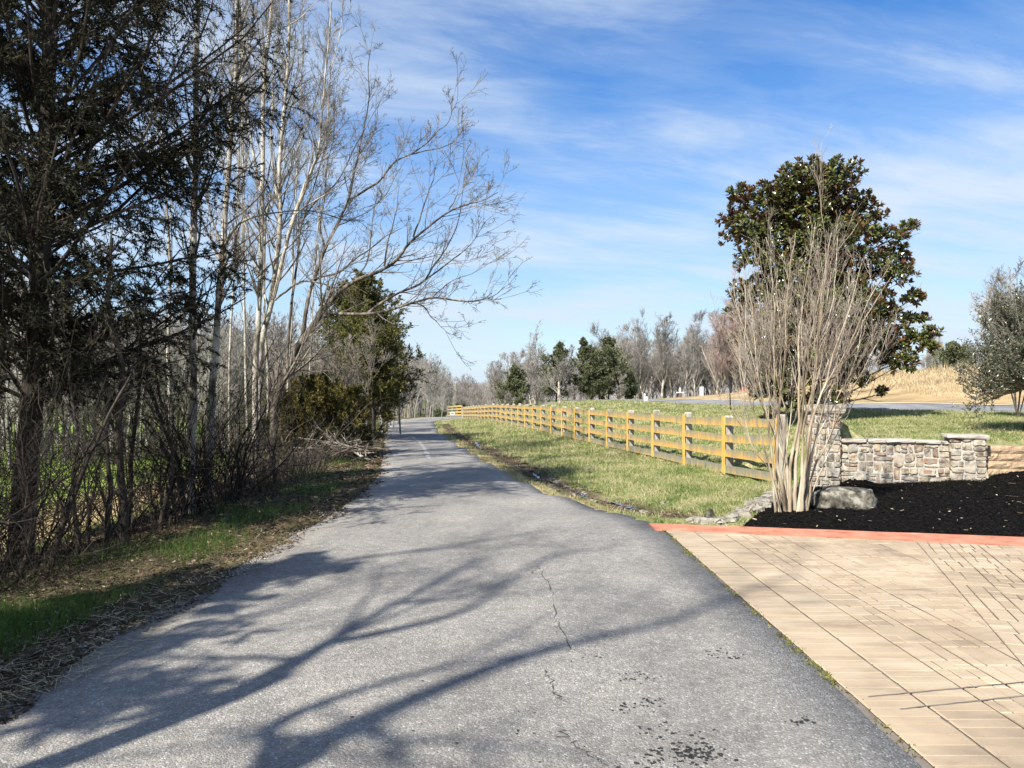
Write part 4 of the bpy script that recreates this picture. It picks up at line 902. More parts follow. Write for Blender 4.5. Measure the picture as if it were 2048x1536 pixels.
traced_tree('pale_tree','gently bowed pale tree just right of the straight light trunk','tree',[
 ([(414,985),(420,927),(427,773),(434,680),(441,568),(446,500),(455,376),(463,239),(467,154),(471,34),(476,-130)],.08,.032),
 ([(468,175),(490,130,.2),(520,85,.4),(547,65,.5),(600,40,.7),(640,0,.8)],.028,.006),([(463,239),(485,170,.2),(500,100,.3),(512,20,.4)],.02,.006),
 ([(446,495),(468,455,-.3),(500,435,-.5),(545,425,-.8),(600,420,-1.0),(650,428,-1.2),(690,440,-1.3)],.03,.004),
 ([(455,376),(440,300,.3),(425,220,.5),(415,140,.6),(405,40,.7)],.022,.006)],
 13.2,M['bark_pale'],M['twig_grey'],n1=3.2,lf=(.6,1.6),twn=(5,4,3),thin=.0033,ntr=.35)
for k,(pth,r,dd,lab) in enumerate((
 ([(497,938),(492,800),(487,650),(485,512),(483,273),(481,171),(478,0),(476,-100)],.05,20.5,'slender upright bare tree just left of the multi trunked pale tree'),
 ([(460,930),(458,800),(462,640),(470,500),(474,330),(482,160),(490,0),(494,-100)],.045,22.,'thin straight bare tree behind the bowed pale tree'),
 ([(534,930),(536,760),(530,600),(534,424),(558,386),(589,325),(610,270),(634,212),(651,137),(664,60)],.045,20.5,'slim bare tree curving right behind the multi trunked pale tree'),
 ([(580,920),(576,780),(584,640),(586,500),(592,380),(600,240),(606,100),(610,-60)],.04,22.5,'thin vertical bare tree behind the leaning tree base'),
 ([(620,905),(618,780),(626,660),(632,540),(640,420),(652,300),(660,190)],.035,24.,'small upright bare tree between leaning tree and pointed cedar'),
 ([(345,985),(342,860),(338,700),(346,560),(340,400),(330,250),(322,80),(318,-60)],.045,14.5,'grey bare tree left of the straight pale trunk'))):
    traced_tree('slender_tree',lab,'tree',[(pth,r,r*.22),([(p[0],p[1],0) for p in pth[3:5]]+[(pth[4][0]+(-1)**k*28,pth[4][1]-120,.3),(pth[4][0]+(-1)**k*44,pth[4][1]-240,.4)],r*.4,.004)],dd,M['bark_pale'],M['twig_grey'],n1=3.0,lf=(.6,1.7),twn=(4,3,2),thin=.0042,ntr=.3,ang=(.25,.6),up=.08)
# thinner dark stems standing in the brush
stems=[((243,1108),[(243,1108),(242,1040),(240,960),(232,860),(236,740),(215,620),(220,480)],.062,8.3,'dark crooked sapling with the thickest of the thin trunks in the left brush'),
 ((212,1118),[(210,1118),(213,1040),(220,960),(214,860),(225,780)],.042,8.0,'thin dark sapling just left of the thickest dark sapling'),
 ((325,1075),[(318,1075),(330,1010),(342,930),(335,860),(318,790),(300,700)],.035,9.4,'slim leaning grey sapling in front of the straight pale trunk'),
 ((150,1130),[(150,1130),(152,1060),(146,960),(160,860),(150,720)],.035,7.7,'thin upright sapling midway between cedar trunk and dark sapling'),
 ((110,1148),[(100,1148),(114,1090),(130,1040),(150,980),(180,900),(215,830),(262,745)],.036,7.3,'dark sapling bent far to the right across the brush'),
 ((60,1160),[(36,1175),(48,1120),(60,1050),(58,960),(40,860)],.045,7.0,'dark sapling closest to the camera at the edge of the verge'),
 ((180,1120),[(186,1122),(180,1050),(190,950),(205,880)],.024,7.9,'short thin stem between two dark saplings in the brush'),
 ((370,1010),[(372,1015),(352,950),(320,890),(292,850),(262,830)],.035,11.0,'dark broken limb like sapling leaning left from the pale trunk base'),
 ((290,830),[(366,940),(340,880),(318,820),(298,760),(290,705)],.04,12.5,'pale dead sapling snapped off and leaning left behind the straight trunk'),
 ((285,760),[(262,930),(278,830),(284,700),(287,640),(278,598)],.035,11.5,'forked dark snag with a broken top in the brush')]
for _,pts,r,d,lab in stems:
    traced_tree('sapling',lab,'sapling',[(pts,r,r*.3)],d,M['bark_dark'],M['twig_dark'],group='thin saplings in the left roadside brush',n1=3.2,lf=(.4,1.3),twn=(4,3,2),thin=.0028,up=.06)
# trees beside and behind the camera whose shadows cross the road
def shadow_tree(label,base,limbs,r0):
    T=[];R=[]
    for pts,ra,rb in limbs: T.append(catmull(np.array(pts,float)-np.array(base),20)); R.append(np.linspace(ra,rb,20))
    T=np.array(T);R=np.array(R); t=thing('roadside_tree',label,'tree',base); mb=MB(); tubes(mb,T,R,8); mb.build('trunk',M['bark_grey'],t,smooth=True)
    l1,r1=spawn(T,R,6,8,(.4,.9),(.16,.3),(.3,1),.5,.1,(0,0,.06),.3,.3,.004); l2,r2=spawn(l1,r1,5,6,(.4,.9),(.35,.6),(.15,1),.6,.12,(0,0,.05),.4,.3,.0035); l3,r3=spawn(l2,r2,4,4,(.4,.9),(.35,.6),(.2,1),.6,.12,(0,0,0),.5,.3,.003)
    mb=MB()
    for l,r,n in ((l1,r1,5),(l2,r2,3),(l3,r3,3)): tubes(mb,l,r,n)
    mb.build('crown',M['twig_grey'],t); return t
EL=math.radians(42); AZ=math.radians(35); SH=np.array([-math.sin(AZ)/math.tan(EL),-math.cos(AZ)/math.tan(EL),1.])   # ground shadow point + h*SH = the thing that casts it
def cast(px,py,h): q=RW(px,py); h=h*1.45; return np.array([q[0],q[1],0])+SH*h
a=[cast(440,1600,3.0),cast(550,1536,3.7),cast(706,1457,4.6),cast(901,1371,5.6),cast(1058,1312,6.4),cast(1214,1273,7.1),cast(1350,1242,7.8),cast(1450,1200,8.5),cast(1600,1150,9.6)]
b=[cast(400,1420,2.6),cast(550,1351,3.4),cast(620,1312,3.9),cast(659,1289,4.3),cast(784,1215,5.6),cast(901,1156,7.0),cast(960,1120,8)]
c=[b[3],cast(823,1254,5.2),cast(940,1219,6.2),cast(1020,1165,7.2),cast(1097,1117,8.4),cast(1250,1092,9.8)]
d=[a[0],cast(560,1450,3.8),cast(745,1375,5.0),cast(900,1335,5.8),cast(1020,1312,6.8),cast(1180,1280,7.7)]
ba=np.array([a[0][0]-.25,a[0][1]-.2,0]); ba[2]=TZ(ba[0],ba[1])
shadow_tree('bare tree beside the camera with a limb leaning out over the road',ba,[([ba-np.array([0,0,.1])]+a,.11,.022),([(ba+a[0])/2]+d,.06,.012)],.1)
bb=np.array([b[0][0]-.15,b[0][1]-.1,0]); bb[2]=TZ(bb[0],bb[1])
shadow_tree('forked bare tree beside the camera at the left verge',bb,[([bb-np.array([0,0,.1])]+b,.1,.018),(c,.055,.015)],.1)
e=[cast(0,1420,2.2),cast(200,1310,4),cast(420,1200,5.6),cast(640,1130,7),cast(860,1100,8.6),cast(1080,1065,10)]
bc=np.array([e[0][0]-.3,e[0][1]-.2,0]); bc[2]=TZ(bc[0],bc[1]); 
shadow_tree('tall bare tree left of the camera behind the brush',bc,[([bc-np.array([0,0,.1])]+e,.1,.02),([e[1],cast(300,1290,5),cast(520,1235,6.4),cast(760,1150,8),cast(1000,1135,9.6)],.04,.012)],.1)

# --- cedars on the left
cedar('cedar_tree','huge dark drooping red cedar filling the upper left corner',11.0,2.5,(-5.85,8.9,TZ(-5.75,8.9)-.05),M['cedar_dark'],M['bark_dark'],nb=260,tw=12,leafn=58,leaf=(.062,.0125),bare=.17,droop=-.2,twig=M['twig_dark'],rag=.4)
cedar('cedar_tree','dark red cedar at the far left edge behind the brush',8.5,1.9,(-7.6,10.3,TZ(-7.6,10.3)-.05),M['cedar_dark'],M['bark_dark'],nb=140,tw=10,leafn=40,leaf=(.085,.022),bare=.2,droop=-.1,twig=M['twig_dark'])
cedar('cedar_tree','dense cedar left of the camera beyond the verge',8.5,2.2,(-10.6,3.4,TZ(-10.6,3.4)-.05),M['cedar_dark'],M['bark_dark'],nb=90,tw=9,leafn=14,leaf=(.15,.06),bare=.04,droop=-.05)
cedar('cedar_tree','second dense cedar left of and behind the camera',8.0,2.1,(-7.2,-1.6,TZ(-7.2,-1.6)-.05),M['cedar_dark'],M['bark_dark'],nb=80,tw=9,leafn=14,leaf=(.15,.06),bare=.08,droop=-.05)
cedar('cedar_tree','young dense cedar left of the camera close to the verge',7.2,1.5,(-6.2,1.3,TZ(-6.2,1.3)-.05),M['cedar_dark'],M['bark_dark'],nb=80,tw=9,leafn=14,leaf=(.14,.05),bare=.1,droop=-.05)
def atp(px,d): x=(px-1024)/F*d; return (x,d,TZ(x,d)-.05)
def hgt(py,d,z): return EYE+(HZ-py)/F*d-z
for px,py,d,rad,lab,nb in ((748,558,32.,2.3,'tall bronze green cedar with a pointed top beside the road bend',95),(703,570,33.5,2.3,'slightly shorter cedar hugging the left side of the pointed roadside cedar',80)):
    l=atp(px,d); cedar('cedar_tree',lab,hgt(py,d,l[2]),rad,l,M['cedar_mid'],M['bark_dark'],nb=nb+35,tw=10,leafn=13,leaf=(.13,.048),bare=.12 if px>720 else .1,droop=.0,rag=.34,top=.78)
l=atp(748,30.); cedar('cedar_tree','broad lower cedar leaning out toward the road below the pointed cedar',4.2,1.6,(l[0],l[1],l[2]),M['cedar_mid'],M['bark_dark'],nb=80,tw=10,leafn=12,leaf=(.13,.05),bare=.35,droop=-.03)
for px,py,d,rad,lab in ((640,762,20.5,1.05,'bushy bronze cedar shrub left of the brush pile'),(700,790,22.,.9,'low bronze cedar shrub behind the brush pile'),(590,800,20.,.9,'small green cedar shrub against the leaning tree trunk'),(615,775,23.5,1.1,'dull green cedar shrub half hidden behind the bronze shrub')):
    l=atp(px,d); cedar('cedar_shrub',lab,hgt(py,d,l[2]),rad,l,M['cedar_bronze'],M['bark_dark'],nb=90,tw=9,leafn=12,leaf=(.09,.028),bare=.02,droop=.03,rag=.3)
# bare shrubs in front of the cedars
for px,py,d,lab in ((725,655,27.,'pale twiggy bare shrub in front of the pointed cedar'),(655,700,24.,'grey tangled bare shrub above the bronze cedar shrubs'),(742,700,36.,'slender bare shrub right of the roadside cedars at the bend'),(590,640,26.,'grey lichen covered bare tree behind the leaning trunk'),(750,640,42.,'wispy bare tree arching right behind the roadside cedars')):
    l=atp(px,d); bare_tree('bare_shrub',lab,'shrub',hgt(py,d,l[2]),.38,.03,M['bark_grey'],M['twig_grey'],loc=l,fork=5,nl=30,twn=(5,5,3),up=.06,thin=.006,wig=.12)

# --- brush: uncountable stems along the left treeline
def brush(name,label,n,sel,ylo,yhi,H,r,mat,lean=.25,tw=(3,3),wig=.12,xs=(-.95,.1),arch=0.0):
    yy=np.exp(rng.uniform(np.log(ylo),np.log(yhi),n*4)); xx=rng.uniform(xs[0],xs[1],n*4)*yy; k=sel(xx,yy); xx,yy=xx[k][:n],yy[k][:n]
    q=np.column_stack([xx,yy,tz(xx,yy)-.04]); N=len(q); s=np.clip(yy/14,.8,2.2)
    d=np.column_stack([rng.normal(size=(N,2))*lean,np.ones(N)]); l0=walk(q,d,rng.uniform(H[0],H[1],N),9,wig,(0,0,-arch)); r0=np.linspace(1,.35,9)[None]*(rng.uniform(r[0],r[1],N)*s)[:,None]
    mb=MB(); tubes(mb,l0,r0,3)
    l1,r1=spawn(l0,r0,tw[0],6,(.4,1.1),(.25,.55),(.15,1),.6,wig*1.2,(0,0,.02),.5,.3,.0016); r1=r1*1.0; tubes(mb,l1,r1,3)
    l2,r2=spawn(l1,r1,tw[1],4,(.4,1.1),(.3,.6),(.15,1),.65,wig*1.3,(0,0,0),.6,.3,.0014); tubes(mb,l2,r2,3)
    return tag(mb.build(name,mat),label,'brush',kind='stuff')
e_=lambda x,y: XL(y)-x
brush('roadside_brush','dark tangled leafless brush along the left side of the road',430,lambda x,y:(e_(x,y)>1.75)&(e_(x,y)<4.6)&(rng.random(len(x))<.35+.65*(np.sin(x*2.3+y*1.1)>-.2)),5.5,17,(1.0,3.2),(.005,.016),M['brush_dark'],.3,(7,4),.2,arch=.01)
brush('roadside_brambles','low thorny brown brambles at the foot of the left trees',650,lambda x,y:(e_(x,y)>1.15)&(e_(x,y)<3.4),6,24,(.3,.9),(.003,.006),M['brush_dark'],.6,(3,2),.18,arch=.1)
brush('verge_thicket','grey brown thicket under the pale trees and the leaning tree',520,lambda x,y:(e_(x,y)>1.7)&(e_(x,y)<5.5),13,40,(.8,3.0),(.004,.011),M['brush'],.36,(6,4),.18,arch=.02)
brush('dry_weeds','brown dead weeds in front of the leaning tree',1500,lambda x,y:(e_(x,y)>1.2)&(e_(x,y)<2.9)&(y>13),13,22,(.25,.8),(.002,.004),M['brush'],.35,(3,2),.12)
# dead branch pile
pile=thing('brush_pile','heap of pale cut dead branches beside the road in front of the cedar shrubs','brush pile',(*W(675,925,-.15)[:2],0)); po=np.array(pile.location)
po[2]=TZ(po[0],po[1]); pile.location=tuple(po)
for k in range(22):
    a=rng.uniform(-.7,.7)+(0 if k%2 else math.pi); c=rng.normal(size=3)*np.array([.4,.35,.0])+np.array([0,0,rng.uniform(.05,.55)]); L=rng.uniform(.9,2.0)
    d0=np.array([[math.cos(a),math.sin(a)*.6,rng.normal()*.18]]); p0=c-nrm(d0)*L/2; p0[:,2]=np.maximum(p0[:,2],.02); l0=walk(p0,d0,[L],9,.07); r0=np.linspace(rng.uniform(.02,.036),.007,9)[None]
    l0[...,2]=np.maximum(l0[...,2],.01)
    l1,r1=spawn(l0,r0,7,6,(.4,1),(.25,.5),(.2,1),.55,.15,(0,0,.03),.4,.3,.004); l2,r2=spawn(l1,r1,4,4,(.4,1),(.3,.6),(.2,1),.6,.15,(0,0,0),.5,.3,.003)
    mb=MB(); tubes(mb,l0,r0,6); tubes(mb,l1,r1,3); tubes(mb,l2,r2,3); mb.build('dead_branch',M['bark_grey'] if k%3 else M['bark_pale'],pile)

# --- crape myrtle
mb_base=W(1590,1033,.03); mb_base[2]=TZ(mb_base[0],mb_base[1])
t=thing('crape_myrtle','vase shaped bare tan crape myrtle with many stems rising from the mulch','crape myrtle',mb_base)
D=10.1
mp=[([(1553,1022),(1545,960),(1532,860),(1515,760),(1500,640),(1490,560)],.026,.006),([(1560,1028),(1552,940),(1545,850),(1548,740),(1545,620),(1540,520)],.03,.006),
 ([(1565,1028),(1538,940),(1520,880),(1500,800),(1485,720),(1478,640),(1475,540)],.02,.003),([(1572,1030),(1560,930),(1560,840),(1572,700),(1580,560),(1590,470)],.034,.007),
 ([(1580,1032),(1578,930),(1590,830),(1588,700),(1600,580),(1620,450)],.036,.007),([(1590,1034),(1590,930),(1600,840),(1612,720),(1640,580),(1655,470)],.036,.007),
 ([(1595,1032),(1605,930),(1610,830),(1640,730),(1665,600),(1675,470)],.034,.007),([(1602,1033),(1612,940),(1628,840),(1660,740),(1700,620),(1735,520)],.034,.006),
 ([(1608,1030),(1622,930),(1650,820),(1690,730),(1730,650),(1790,560)],.03,.005),([(1612,1028),(1630,940),(1664,870),(1700,790),(1745,700),(1800,610)],.022,.004),
 ([(1570,1030),(1572,950),(1552,880),(1530,800),(1522,690),(1505,600)],.026,.005),([(1600,1030),(1600,950),(1630,900),(1640,820),(1680,700),(1720,600)],.026,.005),
 ([(1585,1032),(1568,960),(1575,860),(1560,760),(1556,650),(1560,540)],.028,.006),([(1607,1030),(1634,960),(1672,880),(1715,800),(1765,720),(1800,640)],.016,.003),
 ([(1575,1030),(1545,950),(1512,905),(1480,850),(1440,790),(1425,700)],.012,.002),([(1598,1030),(1615,900),(1618,780),(1625,660),(1640,540),(1700,450)],.026,.005)]
T=[];R=[]
for k,(pts,r0,r1) in enumerate(mp):
    n=len(pts); dz=rng.normal()*.55; q=np.array([P(a[0],a[1],D+dz*(j/(n-1))**.8+rng.normal()*.03) for j,a in enumerate(pts)]); q[0,2]=mb_base[2]-.06; cq=catmull(q,22)-mb_base; cq[2:]+=np.cumsum(rng.normal(size=(20,3))*.009,0); T.append(cq); R.append(np.linspace(1,.0,22)**1.25*(r0*.82-r1*.55)+r1*.55)
T=np.array(T);R=np.array(R)*(1+.05*rng.normal(size=(len(T),22)))
mb=MB(); tubes(mb,T,R,8)
sb,sr=spawn(T,R,1.6 and np.full(len(T),2.2),12,(.12,.34),(.35,.65),(.25,.65),.55,.06,(0,0,.06),.3,.3,.004); tubes(mb,sb,sr,6); mb.build('trunk',M['myrtle'],t,smooth=True)
TT=np.concatenate([T[:,8:20],sb]) if T.shape[1]-10==12 else np.concatenate([T[:,10:22],sb]); RR=np.concatenate([R[:,8:20],sr])
l1,r1=spawn(TT,RR,7,7,(.15,.5),(.25,.55),(.15,1),.45,.07,(0,0,.12),.35,.4,.0019); l2,r2=spawn(l1,r1,5,6,(.2,.6),(.35,.65),(.1,1),.6,.08,(0,0,.09),.5,.3,.0016); l3,r3=spawn(l2,r2,3,4,(.3,.7),(.35,.7),(.1,1),.65,.1,(0,0,.04),.6,.3,.0014)
mb=MB(); tubes(mb,l1,r1,4); tubes(mb,l2,r2,3); tubes(mb,l3,r3,3); mb.build('crown',M['myrtle_twig'],t)

# --- magnolia
MD=23.0; mx=(1640-1024)/F*MD; mz=TZ(mx,MD); mbase=np.array([mx,MD,mz])
t=thing('magnolia_tree','tall glossy evergreen magnolia with brown leaf undersides behind the stone wall','magnolia',mbase)
blobs=[(1628,345,38,1),(1600,375,60,1),(1650,380,55,1),(1690,365,24,1),(1560,395,50,1),(1475,395,28,.6),(1470,435,26,.6),(1530,420,60,1),(1620,430,95,1.1),(1690,420,45,.9),(1500,470,55,.9),(1560,480,70,1.1),(1640,500,90,1.2),(1720,440,40,.8),(1722,475,45,.8),(1510,530,50,.9),(1600,560,95,1.2),(1700,540,75,1),(1775,480,32,.7),(1812,462,26,.6),(1800,510,35,.7),(1770,560,60,.9),(1820,545,24,.7),(1490,590,38,.8),(1540,620,80,1.1),(1640,640,100,1.2),(1740,640,80,1),(1825,600,24,.8),(1835,640,26,.8),(1480,685,30,.8),(1530,700,65,1),(1630,730,95,1.2),(1740,700,75,1),(1810,690,45,.8),(1848,672,22,.7),(1790,735,40,.8),(1560,770,60,1),(1500,690,35,.9),(1840,700,20,.7),(1700,765,35,.9),(1585,815,35,.9),(1555,840,25,.8),(1540,790,36,.8),(1776,784,10,.6),(1650,800,40,1)]
wp=[];wo=[]
for bx,by,br,dp in blobs:
    n=int(12+br*br*.025*dp); u=nrm(rng.normal(size=(n,3))); u[:,2]=np.abs(u[:,2])*.9-.25*(rng.random(n)<.4); rr=br/F*MD*1.06*rng.uniform(.25,1.0,n)**.6
    zc=rng.normal()*.35*dp
    c=P(bx,by,MD)-mbase; c[1]+=zc; p=c+u*rr[:,None]*np.array([1,1.15,1]); wp.append(p); wo.append(nrm(u*np.array([1,1,.6])+np.array([0,0,.75])+rng.normal(size=(n,3))*.25))
for (bx,by,rx,rz_,n) in ((1625,440,90,70,220),(1600,560,95,110,330),(1660,640,120,110,360),(1570,700,55,110,180),(1740,640,60,70,120)):
    u=nrm(rng.normal(size=(n,3)))*rng.random((n,1))**.4; wp.append(P(bx,by,MD)-mbase+u*np.array([rx,rx*.9,rz_])/F*MD); wo.append(nrm(u+np.array([0,0,.8])+rng.normal(size=(n,3))*.4))
wp=np.concatenate(wp);wo=np.concatenate(wo)
lf=MB(); K=10
for ring,(a0,a1,sc) in enumerate(((.15,.5,.8),(.55,1.1,1.0),(1.0,1.6,1.0))):
    N=len(wp)*(5 if ring else 4); idx=np.repeat(np.arange(len(wp)),5 if ring else 4); ax=wo[idx]; side=nrm(np.cross(ax,rng.normal(size=(N,3)))); a=rng.uniform(a0,a1,N)[:,None]
    d=ax*np.cos(a)+side*np.sin(a); up=nrm(ax-d*(ax*d).sum(1,keepdims=True)+rng.normal(size=(N,3))*.12); s=nrm(np.cross(d,up))
    p=wp[idx]-ax*.03*ring; l=(rng.uniform(.13,.21,N)*sc)[:,None]; w=l*rng.uniform(.36,.46,N)[:,None]
    q=[p, p+d*l*.3+s*w*.42+up*w*.1, p+d*l*.68+s*w*.44+up*w*.1, p+d*l-up*l*.06, p+d*l*.68-s*w*.44+up*w*.1, p+d*l*.3-s*w*.42+up*w*.1, p+d*l*.5]
    i=np.arange(N)*7; lf.add(np.stack(q,1),np.concatenate([np.stack([i+6,i+a_,i+b_],1) for a_,b_ in ((0,1),(1,2),(2,3),(3,4),(4,5),(5,0))]))
lf.build('crown',M['magnolia'],t)
mb=MB(); h=hgt(345,MD,mz)
Tm=walk(np.array([[0,0,-.1]]),np.array([[-.02,0,1.]]),[h],14,.02); Rm=np.linspace(.11,.02,14)[None]; tubes(mb,Tm,Rm,8); mb.build('trunk',M['bark_grey'],t,smooth=True)
mb=MB(); S=[];
for bx,by,br,dp in blobs:
    c=P(bx,by,MD)-mbase; z0=max(.5,c[2]-.25*abs(c[0])-.5); S.append(catmull(np.array([[0,0,z0],[c[0]*.5,c[1]*.5,z0+(c[2]-z0)*.4],c]),8))
S=np.array(S); RS=np.repeat(np.linspace(.03,.008,8)[None],len(S),0); tubes(mb,S,RS,5); l1,r1=spawn(S,RS,9,5,(.4,.9),(.15,.35),(.4,1),.6,.1,(0,0,.1),.5,.2,.005); tubes(mb,l1,r1,3); mb.build('branches',M['bark_grey'],t)
# --- holly and bare shrub at the right edge
HD=15.6; hx=(2058-1024)/F*HD; hb=np.array([hx,HD,TZ(hx,HD)])
t=thing('holly_bush','large round holly bush with small pale green leaves at the right edge of the lawn','holly',hb)
mb=MB(); T=walk(np.array([[0,0,-.1],[.03,0,-.1]]),np.array([[-.04,0,1.],[.25,.1,1.]]),[1.5,1.6],8,.04); tubes(mb,T,np.repeat(np.linspace(.12,.06,8)[None],2,0),8); mb.build('trunk',M['bark_dark'],t,smooth=True)
n=190; az=rng.uniform(0,2*math.pi,n); e=rng.uniform(-.25,1.45,n); d=np.column_stack([np.cos(az)*np.cos(e),np.sin(az)*np.cos(e),np.sin(e)])
c0=np.array([.05,0,.95]); Lb=np.where(e>1.0,rng.uniform(1.2,1.75,n),rng.uniform(.95,1.35,n)); l0=walk(np.repeat(c0[None],n,0)+d*.15,d,Lb,8,.10,(0,0,.05)); r0=np.linspace(.018,.004,8)[None].repeat(n,0)
l1,r1=spawn(l0,r0,8,6,(.3,.9),(.25,.45),(.3,1),.5,.12,(0,0,.12),.5,.2,.0035); l2,r2=spawn(l1,r1,3,4,(.3,.8),(.35,.6),(.2,1),.6,.12,(0,0,.08),.6,.2,.0028)
sp=walk(np.array([[x_,rng.normal()*.2,2.0] for x_ in (-.45,-.30,-.1,.05,-.06,.2)]),np.array([[-.03,0,1.]]*6)+rng.normal(size=(6,3))*.03,[.75,.9,1.0,1.15,.95,1.0],6,.02)
mb=MB(); tubes(mb,l0,r0,4); tubes(mb,l1,r1,3); tubes(mb,l2,r2,3); tubes(mb,sp,np.full((6,6),.008),3); mb.build('branches',M['twig_grey'],t)
lf=MB()
for Pt,k in ((l1,5),(l2,5),(sp,90)):
    N=len(Pt); idx=np.repeat(np.arange(N),k); Kp=Pt.shape[1]; tt=rng.uniform(.1,1,len(idx))*(Kp-1); j=np.minimum(tt.astype(int),Kp-2); q=Pt[idx,j]+(Pt[idx,j+1]-Pt[idx,j])*(tt-j)[:,None]
    quads(lf,q,rng.normal(size=(len(idx),3))+np.array([0,0,.3]),rng.uniform(.045,.075,len(idx)),rng.uniform(.02,.03,len(idx)),fold=.25)
lf.build('crown',M['holly'],t)
l=atp(2036,22.); bare_tree('bare_shrub','pale fan shaped bare shrub just left of the holly bush','shrub',3.6,.55,.022,M['bark_grey'],M['myrtle_twig'],loc=l,fork=9,nl=60,twn=(6,5,3),up=.07,thin=.0055,wig=.08)
l=atp(2075,21.); bare_tree('bare_shrub','tall bare shrub rising behind the holly bush','shrub',4.0,.45,.05,M['bark_pale'],M['twig_grey'],loc=l,fork=5,nl=30,twn=(6,5,3),up=.07,thin=.005,wig=.08)
l=atp(1461,33.); bare_tree('young_tree','thin dark young tree on the lawn left of the magnolia','young tree',2.6,.3,.035,M['bark_dark'],M['twig_dark'],loc=l,nl=10,twn=(5,4,2),thin=.006)

# --- trees behind the drive and in the far woods
tmpl=[bare_tree('bare_tree','x','tree',10,.36,.13,M['bark_pale'],M['twig_far'],nl=26,twn=(7,5,3),thin=.0125,up=.14,wig=.07,loc=(0,-300-10*k,0),fork=(1 if k%2==0 else 2)) for k in range(5)]
tp=bare_tree('bare_tree','x','tree',10,.36,.12,M['bark_grey'],M['twig_pink'],nl=28,twn=(7,6,4),thin=.012,up=.1,wig=.07,loc=(0,-380,0))
used=set()
def place(px,py,d,label,tm=None,sx=1.0,name=None):
    tm=tmpl[rng.integers(0,5)] if tm is None else tm; x=(px-1024)/F*d; z=TZ(x,d)-.1; s=hgt(py,d,z)/10.0
    first=tm.name not in used
    if first:
        used.add(tm.name); o=tm; o.location=(x,d,z); o.rotation_euler=(0,0,rng.uniform(0,6.28)); o.scale=(s*sx,s*sx,s); o['label']=label; o['group']='bare trees behind the drive'
    else: o=dup(tm,(x,d,z),rng.uniform(0,6.28),(s*sx,s*sx,s),label,'bare trees behind the drive')
    return o
G='bare tree behind the hillside drive, '
far_list=[(985,735,100,G+'lowest one at its left end over the fence'),(1008,712,96,G+'second from the left end'),(1026,703,92,G+'tallest one left of the dark low cedar'),(1050,712,94,G+'behind the dark low cedar'),(1072,706,90,G+'just left of the conical cedar'),(1092,722,98,G+'directly behind the conical cedar'),
 (1150,735,92,G+'in the gap between conical and twin cedars'),(1215,655,90,G+'rising above the twin cedars'),(1238,672,88,G+'leaning over the right twin cedar'),(1256,690,84,G+'first short one right of the twin cedars'),(1275,645,86,G+'with the narrow upright crown'),(1296,662,90,G+'between narrow crowned and tallest tree'),(1322,632,84,G+'with the tallest fan shaped crown'),(1345,668,92,G+'short one above the white board'),(1368,672,80,G+'forked one behind the white board'),(1392,650,88,G+'above the white utility box'),(1412,640,95,G+'tall one right of the utility box'),(1432,655,82,G+'left neighbour of the pinkish crowns'),
 (1505,625,90,G+'seen through the left edge of the magnolia'),(1540,640,88,G+'hidden behind the magnolia trunk side'),(1600,640,95,G+'hidden deep behind the magnolia'),(1685,690,95,G+'low one behind the magnolia on the tan bank'),(1735,692,92,G+'behind the right magnolia branches'),(1850,682,88,G+'right of the magnolia over the tan bank'),(1880,676,92,G+'left neighbour of the cedar on the tan bank'),(1925,700,85,G+'behind the cedar on the tan bank'),(1960,690,90,G+'behind the pale bare shrub'),(2030,680,95,G+'behind the holly bush')]
for k,(px,py,d,lab) in enumerate(far_list): place(px,py,d,lab,tmpl[k%5],sx=1.15 if k!=10 else .75)
for k in range(46):
    px=rng.uniform(1225,1510) if k<34 else rng.uniform(985,1210); place(px,(690 if k<34 else 725)+rng.normal()*16,rng.uniform(88,104),'one of many lesser bare trees filling the gaps in the row behind the drive',tmpl[k%5],1.2)
place(1462,608,86,'pinkish crowned bare tree touching the left side of the magnolia',tp,1.3); place(1448,632,80,'shorter pinkish bare tree in front of the other pinkish crown',tp,1.2); place(1482,612,93,'pinkish bare tree mostly behind the magnolia',tp,1.2)
l=atp(1118,60.); bare_tree('bare_tree','pale gnarled spreading bare tree standing in front of the conical cedar','tree',hgt(728,60.,l[2]),.6,.16,M['bark_pale'],M['twig_far'],loc=l,nl=16,twn=(6,5,4),thin=.009,up=.03,wig=.16,group='bare trees behind the drive')
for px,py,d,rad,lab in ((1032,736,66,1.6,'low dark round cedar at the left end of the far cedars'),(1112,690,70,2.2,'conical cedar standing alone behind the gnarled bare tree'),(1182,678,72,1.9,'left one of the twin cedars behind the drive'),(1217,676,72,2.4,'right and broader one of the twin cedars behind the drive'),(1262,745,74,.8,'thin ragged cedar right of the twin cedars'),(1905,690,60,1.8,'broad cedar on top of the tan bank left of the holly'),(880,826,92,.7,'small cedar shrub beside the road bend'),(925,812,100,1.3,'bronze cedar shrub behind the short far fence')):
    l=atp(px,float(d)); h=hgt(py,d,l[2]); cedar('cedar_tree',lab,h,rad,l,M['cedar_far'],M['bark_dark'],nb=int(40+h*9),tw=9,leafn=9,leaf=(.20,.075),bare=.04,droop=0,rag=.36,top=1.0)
for px,py,d,lab in ((1075,765,64,'grey twiggy shrub left of the gnarled bare tree'),(1150,770,66,'grey twiggy shrub right of the gnarled bare tree'),(1240,770,70,'brown twiggy shrub below the twin cedars'),(1015,790,62,'brown twiggy shrub under the low dark cedar')):
    l=atp(px,float(d)); bare_tree('bare_shrub',lab,'shrub',hgt(py,d,l[2]),.5,.06,M['bark_grey'],M['twig_far'],loc=l,fork=5,nl=30,twn=(5,4,3),up=.05,thin=.01,wig=.12)
